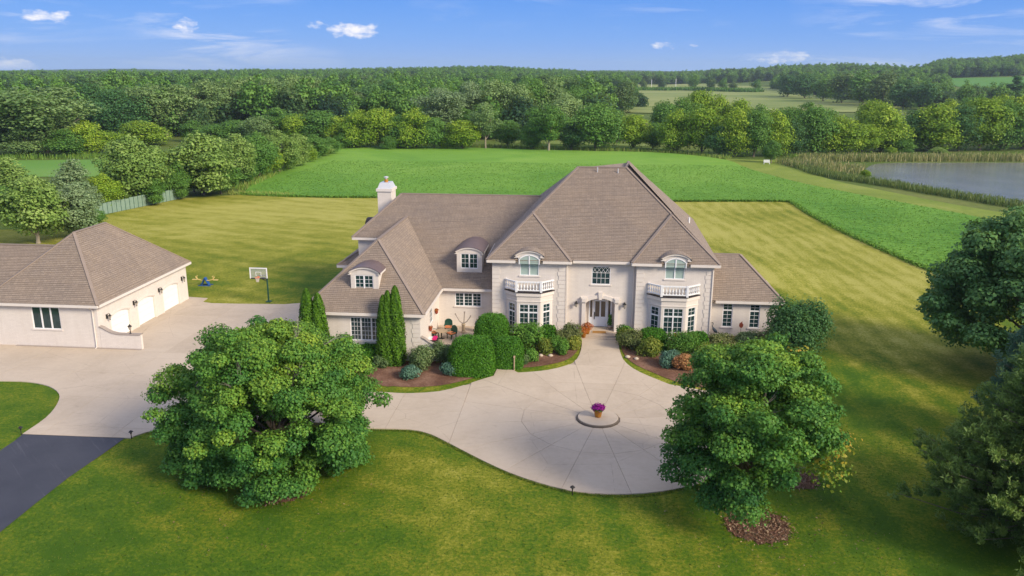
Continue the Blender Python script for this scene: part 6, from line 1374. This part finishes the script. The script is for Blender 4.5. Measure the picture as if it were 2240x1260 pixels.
# heron, metal bird stake and trellis beside the right wing
x, y = 12.05, 71.2; z = gz(x, y); T_ = thing('heron_statue', (x, y, z), 'slate grey heron statue at the corner of the right bay block', 'statue')
k = MB(); k.tube([(x-.05, y, z), (x-.05, y, z+.55)], .02, 5); k.tube([(x+.06, y, z), (x+.06, y, z+.55)], .02, 5); k.build('legs', M['heron'], T_); k = MB(); k.tube([(x+.28, y, z+.48), (x+.1, y, z+.62), (x-.1, y, z+.85), (x-.16, y, z+1.0)], [.03, .15, .13, .05], 8); k.tube([(x-.16, y, z+.98), (x-.24, y, z+1.12), (x-.14, y, z+1.3), (x-.2, y, z+1.42)], [.05, .035, .035, .06], 6); k.build('body', M['heron'], T_, True); k = MB(); k.tube([(x-.2, y, z+1.42), (x-.46, y, z+1.36)], [.035, .006], 5); k.build('beak', M['black'], T_)
x, y = 14.4, 71.3; z = gz(x, y); T_ = thing('bird_stake', (x, y, z), 'rust red metal leaf ornament on a stake between the two narrow windows', 'ornament'); k = MB(); k.tube([(x, y, z), (x, y, z+1.0)], .018, 5); k.build('stake', M['black'], T_)
k = MB(); sh_ = [(0, -.28), (.16, -.14), (.20, .08), (.08, .24), (.10, .38), (-.02, .28), (-.16, .16), (-.18, -.08)]
A = [(x+a, y-.02, z+1.22+b) for a, b in sh_]; k.face(A); k.face([(a, b+.04, c) for a, b, c in A][::-1])
for i in range(8): p, q = A[i], A[(i+1) % 8]; k.face([p, (p[0], p[1]+.04, p[2]), (q[0], q[1]+.04, q[2]), q])
k.build('leaf_plate', M['red'], T_)
x, y = 17.0, 71.2; z = gz(x, y); T_ = thing('garden_trellis', (x, y, z), 'thin grey metal arch trellis against the outer corner of the right wing', 'trellis')
arcp = lambda w_, h: [(x-w_, y, z)]+[(x-w_*math.cos(math.pi*i/8), y, z+h+w_*.6*math.sin(math.pi*i/8)) for i in range(9)]+[(x+w_, y, z)]
k = MB(); k.tube(arcp(.5, 1.6), .02, 4, False); k.build('outer_arch', M['galv'], T_); k = MB(); k.tube(arcp(.3, 1.25), .016, 4, False); k.build('inner_arch', M['galv'], T_)
for h in (.5, .9, 1.3): k = MB(); k.tube([(x-.48, y, z+h), (x+.48, y, z+h)], .013, 4); k.build('crossbar', M['galv'], T_)
# white chair under the lone tree
x, y = at(1677, 359); T_ = thing('white_bench', (x, y, 0), 'white garden bench under the small round tree by the pond', 'bench')
k = MB(); k.box((x-.8, y-.3, .45), (x+.8, y+.3, .52)); k.build('seat', M['white'], T_)
for i in range(3): k = MB(); k.box((x-.8, y+.26, .62+i*.2), (x+.8, y+.30, .76+i*.2)); k.build('back_slat', M['white'], T_)
for sx_ in (-.75, .75): k = MB(); k.box((x+sx_-.04, y-.3, 0), (x+sx_+.04, y-.22, .449)); k.build('leg', M['white'], T_); k = MB(); k.box((x+sx_-.04, y+.301, 0), (x+sx_+.04, y+.36, 1.2)); k.build('leg', M['white'], T_)
# distant farmhouse and poles
fx, fy = at(1252, 190); fz = gz(fx, fy); T_ = thing('farmhouse', (fx, fy, fz), 'distant white farmhouse half hidden left of the hay meadow', 'house')
k = MB(); k.box((fx-7, fy-5, fz), (fx+7, fy+5, fz+6)); k.build('wall', M['white'], T_); k = MB(); k.face([(fx-7.5, fy-5.5, fz+6), (fx+7.5, fy-5.5, fz+6), (fx+7.5, fy, fz+10), (fx-7.5, fy, fz+10)]); k.face([(fx+7.5, fy+5.5, fz+6), (fx-7.5, fy+5.5, fz+6), (fx-7.5, fy, fz+10), (fx+7.5, fy, fz+10)]); k.face([(fx-7, fy-5, fz+6), (fx-7, fy+5, fz+6), (fx-7, fy, fz+9.8)]); k.face([(fx+7, fy+5, fz+6), (fx+7, fy-5, fz+6), (fx+7, fy, fz+9.8)]); k.build('roof', M['shingle'], T_); k = MB(); k.box((fx+4, fy-1, fz+8), (fx+5.5, fy+1, fz+13)); k.build('chimney', M['white'], T_)
for u, v, vt, lab in ((1370, 195, 173, 'distant white pole left of the pair of trees in the meadow strip'), (1478, 190, 172, 'distant white pole behind the bushy strip of the meadow'), (1425, 190, 174, 'distant white pole in the middle of the meadow strip')):
    x, y = at(u, v); z = gz(x, y); h = aty(u, vt, y)[1]-z; k = MB(); k.tube([(x, y, z), (x, y, z+h)], .35, 5); o = k.build('utility_pole', M['white']); tag(o, lab, 'pole', 'distant poles')
# ---------------------------------------------------------------- air
hz = MB(); hz.box((-4200, -60, -3), (4600, 7400, 118)); o = hz.build('haze', M['white'], kind='stuff'); o.data.materials.clear()
hm = bpy.data.materials.new('haze_air'); hm.use_nodes = True; t = NT(hm.node_tree); t.nt.nodes.clear(); pv = t.n('ShaderNodeVolumePrincipled'); pv.inputs['Color'].default_value = (.72, .84, 1, 1); pv.inputs['Density'].default_value = 1.0e-4; pv.inputs['Anisotropy'].default_value = .2
ou = t.n('ShaderNodeOutputMaterial'); t.link(pv.outputs[0], ou.inputs['Volume']); o.data.materials.append(hm)
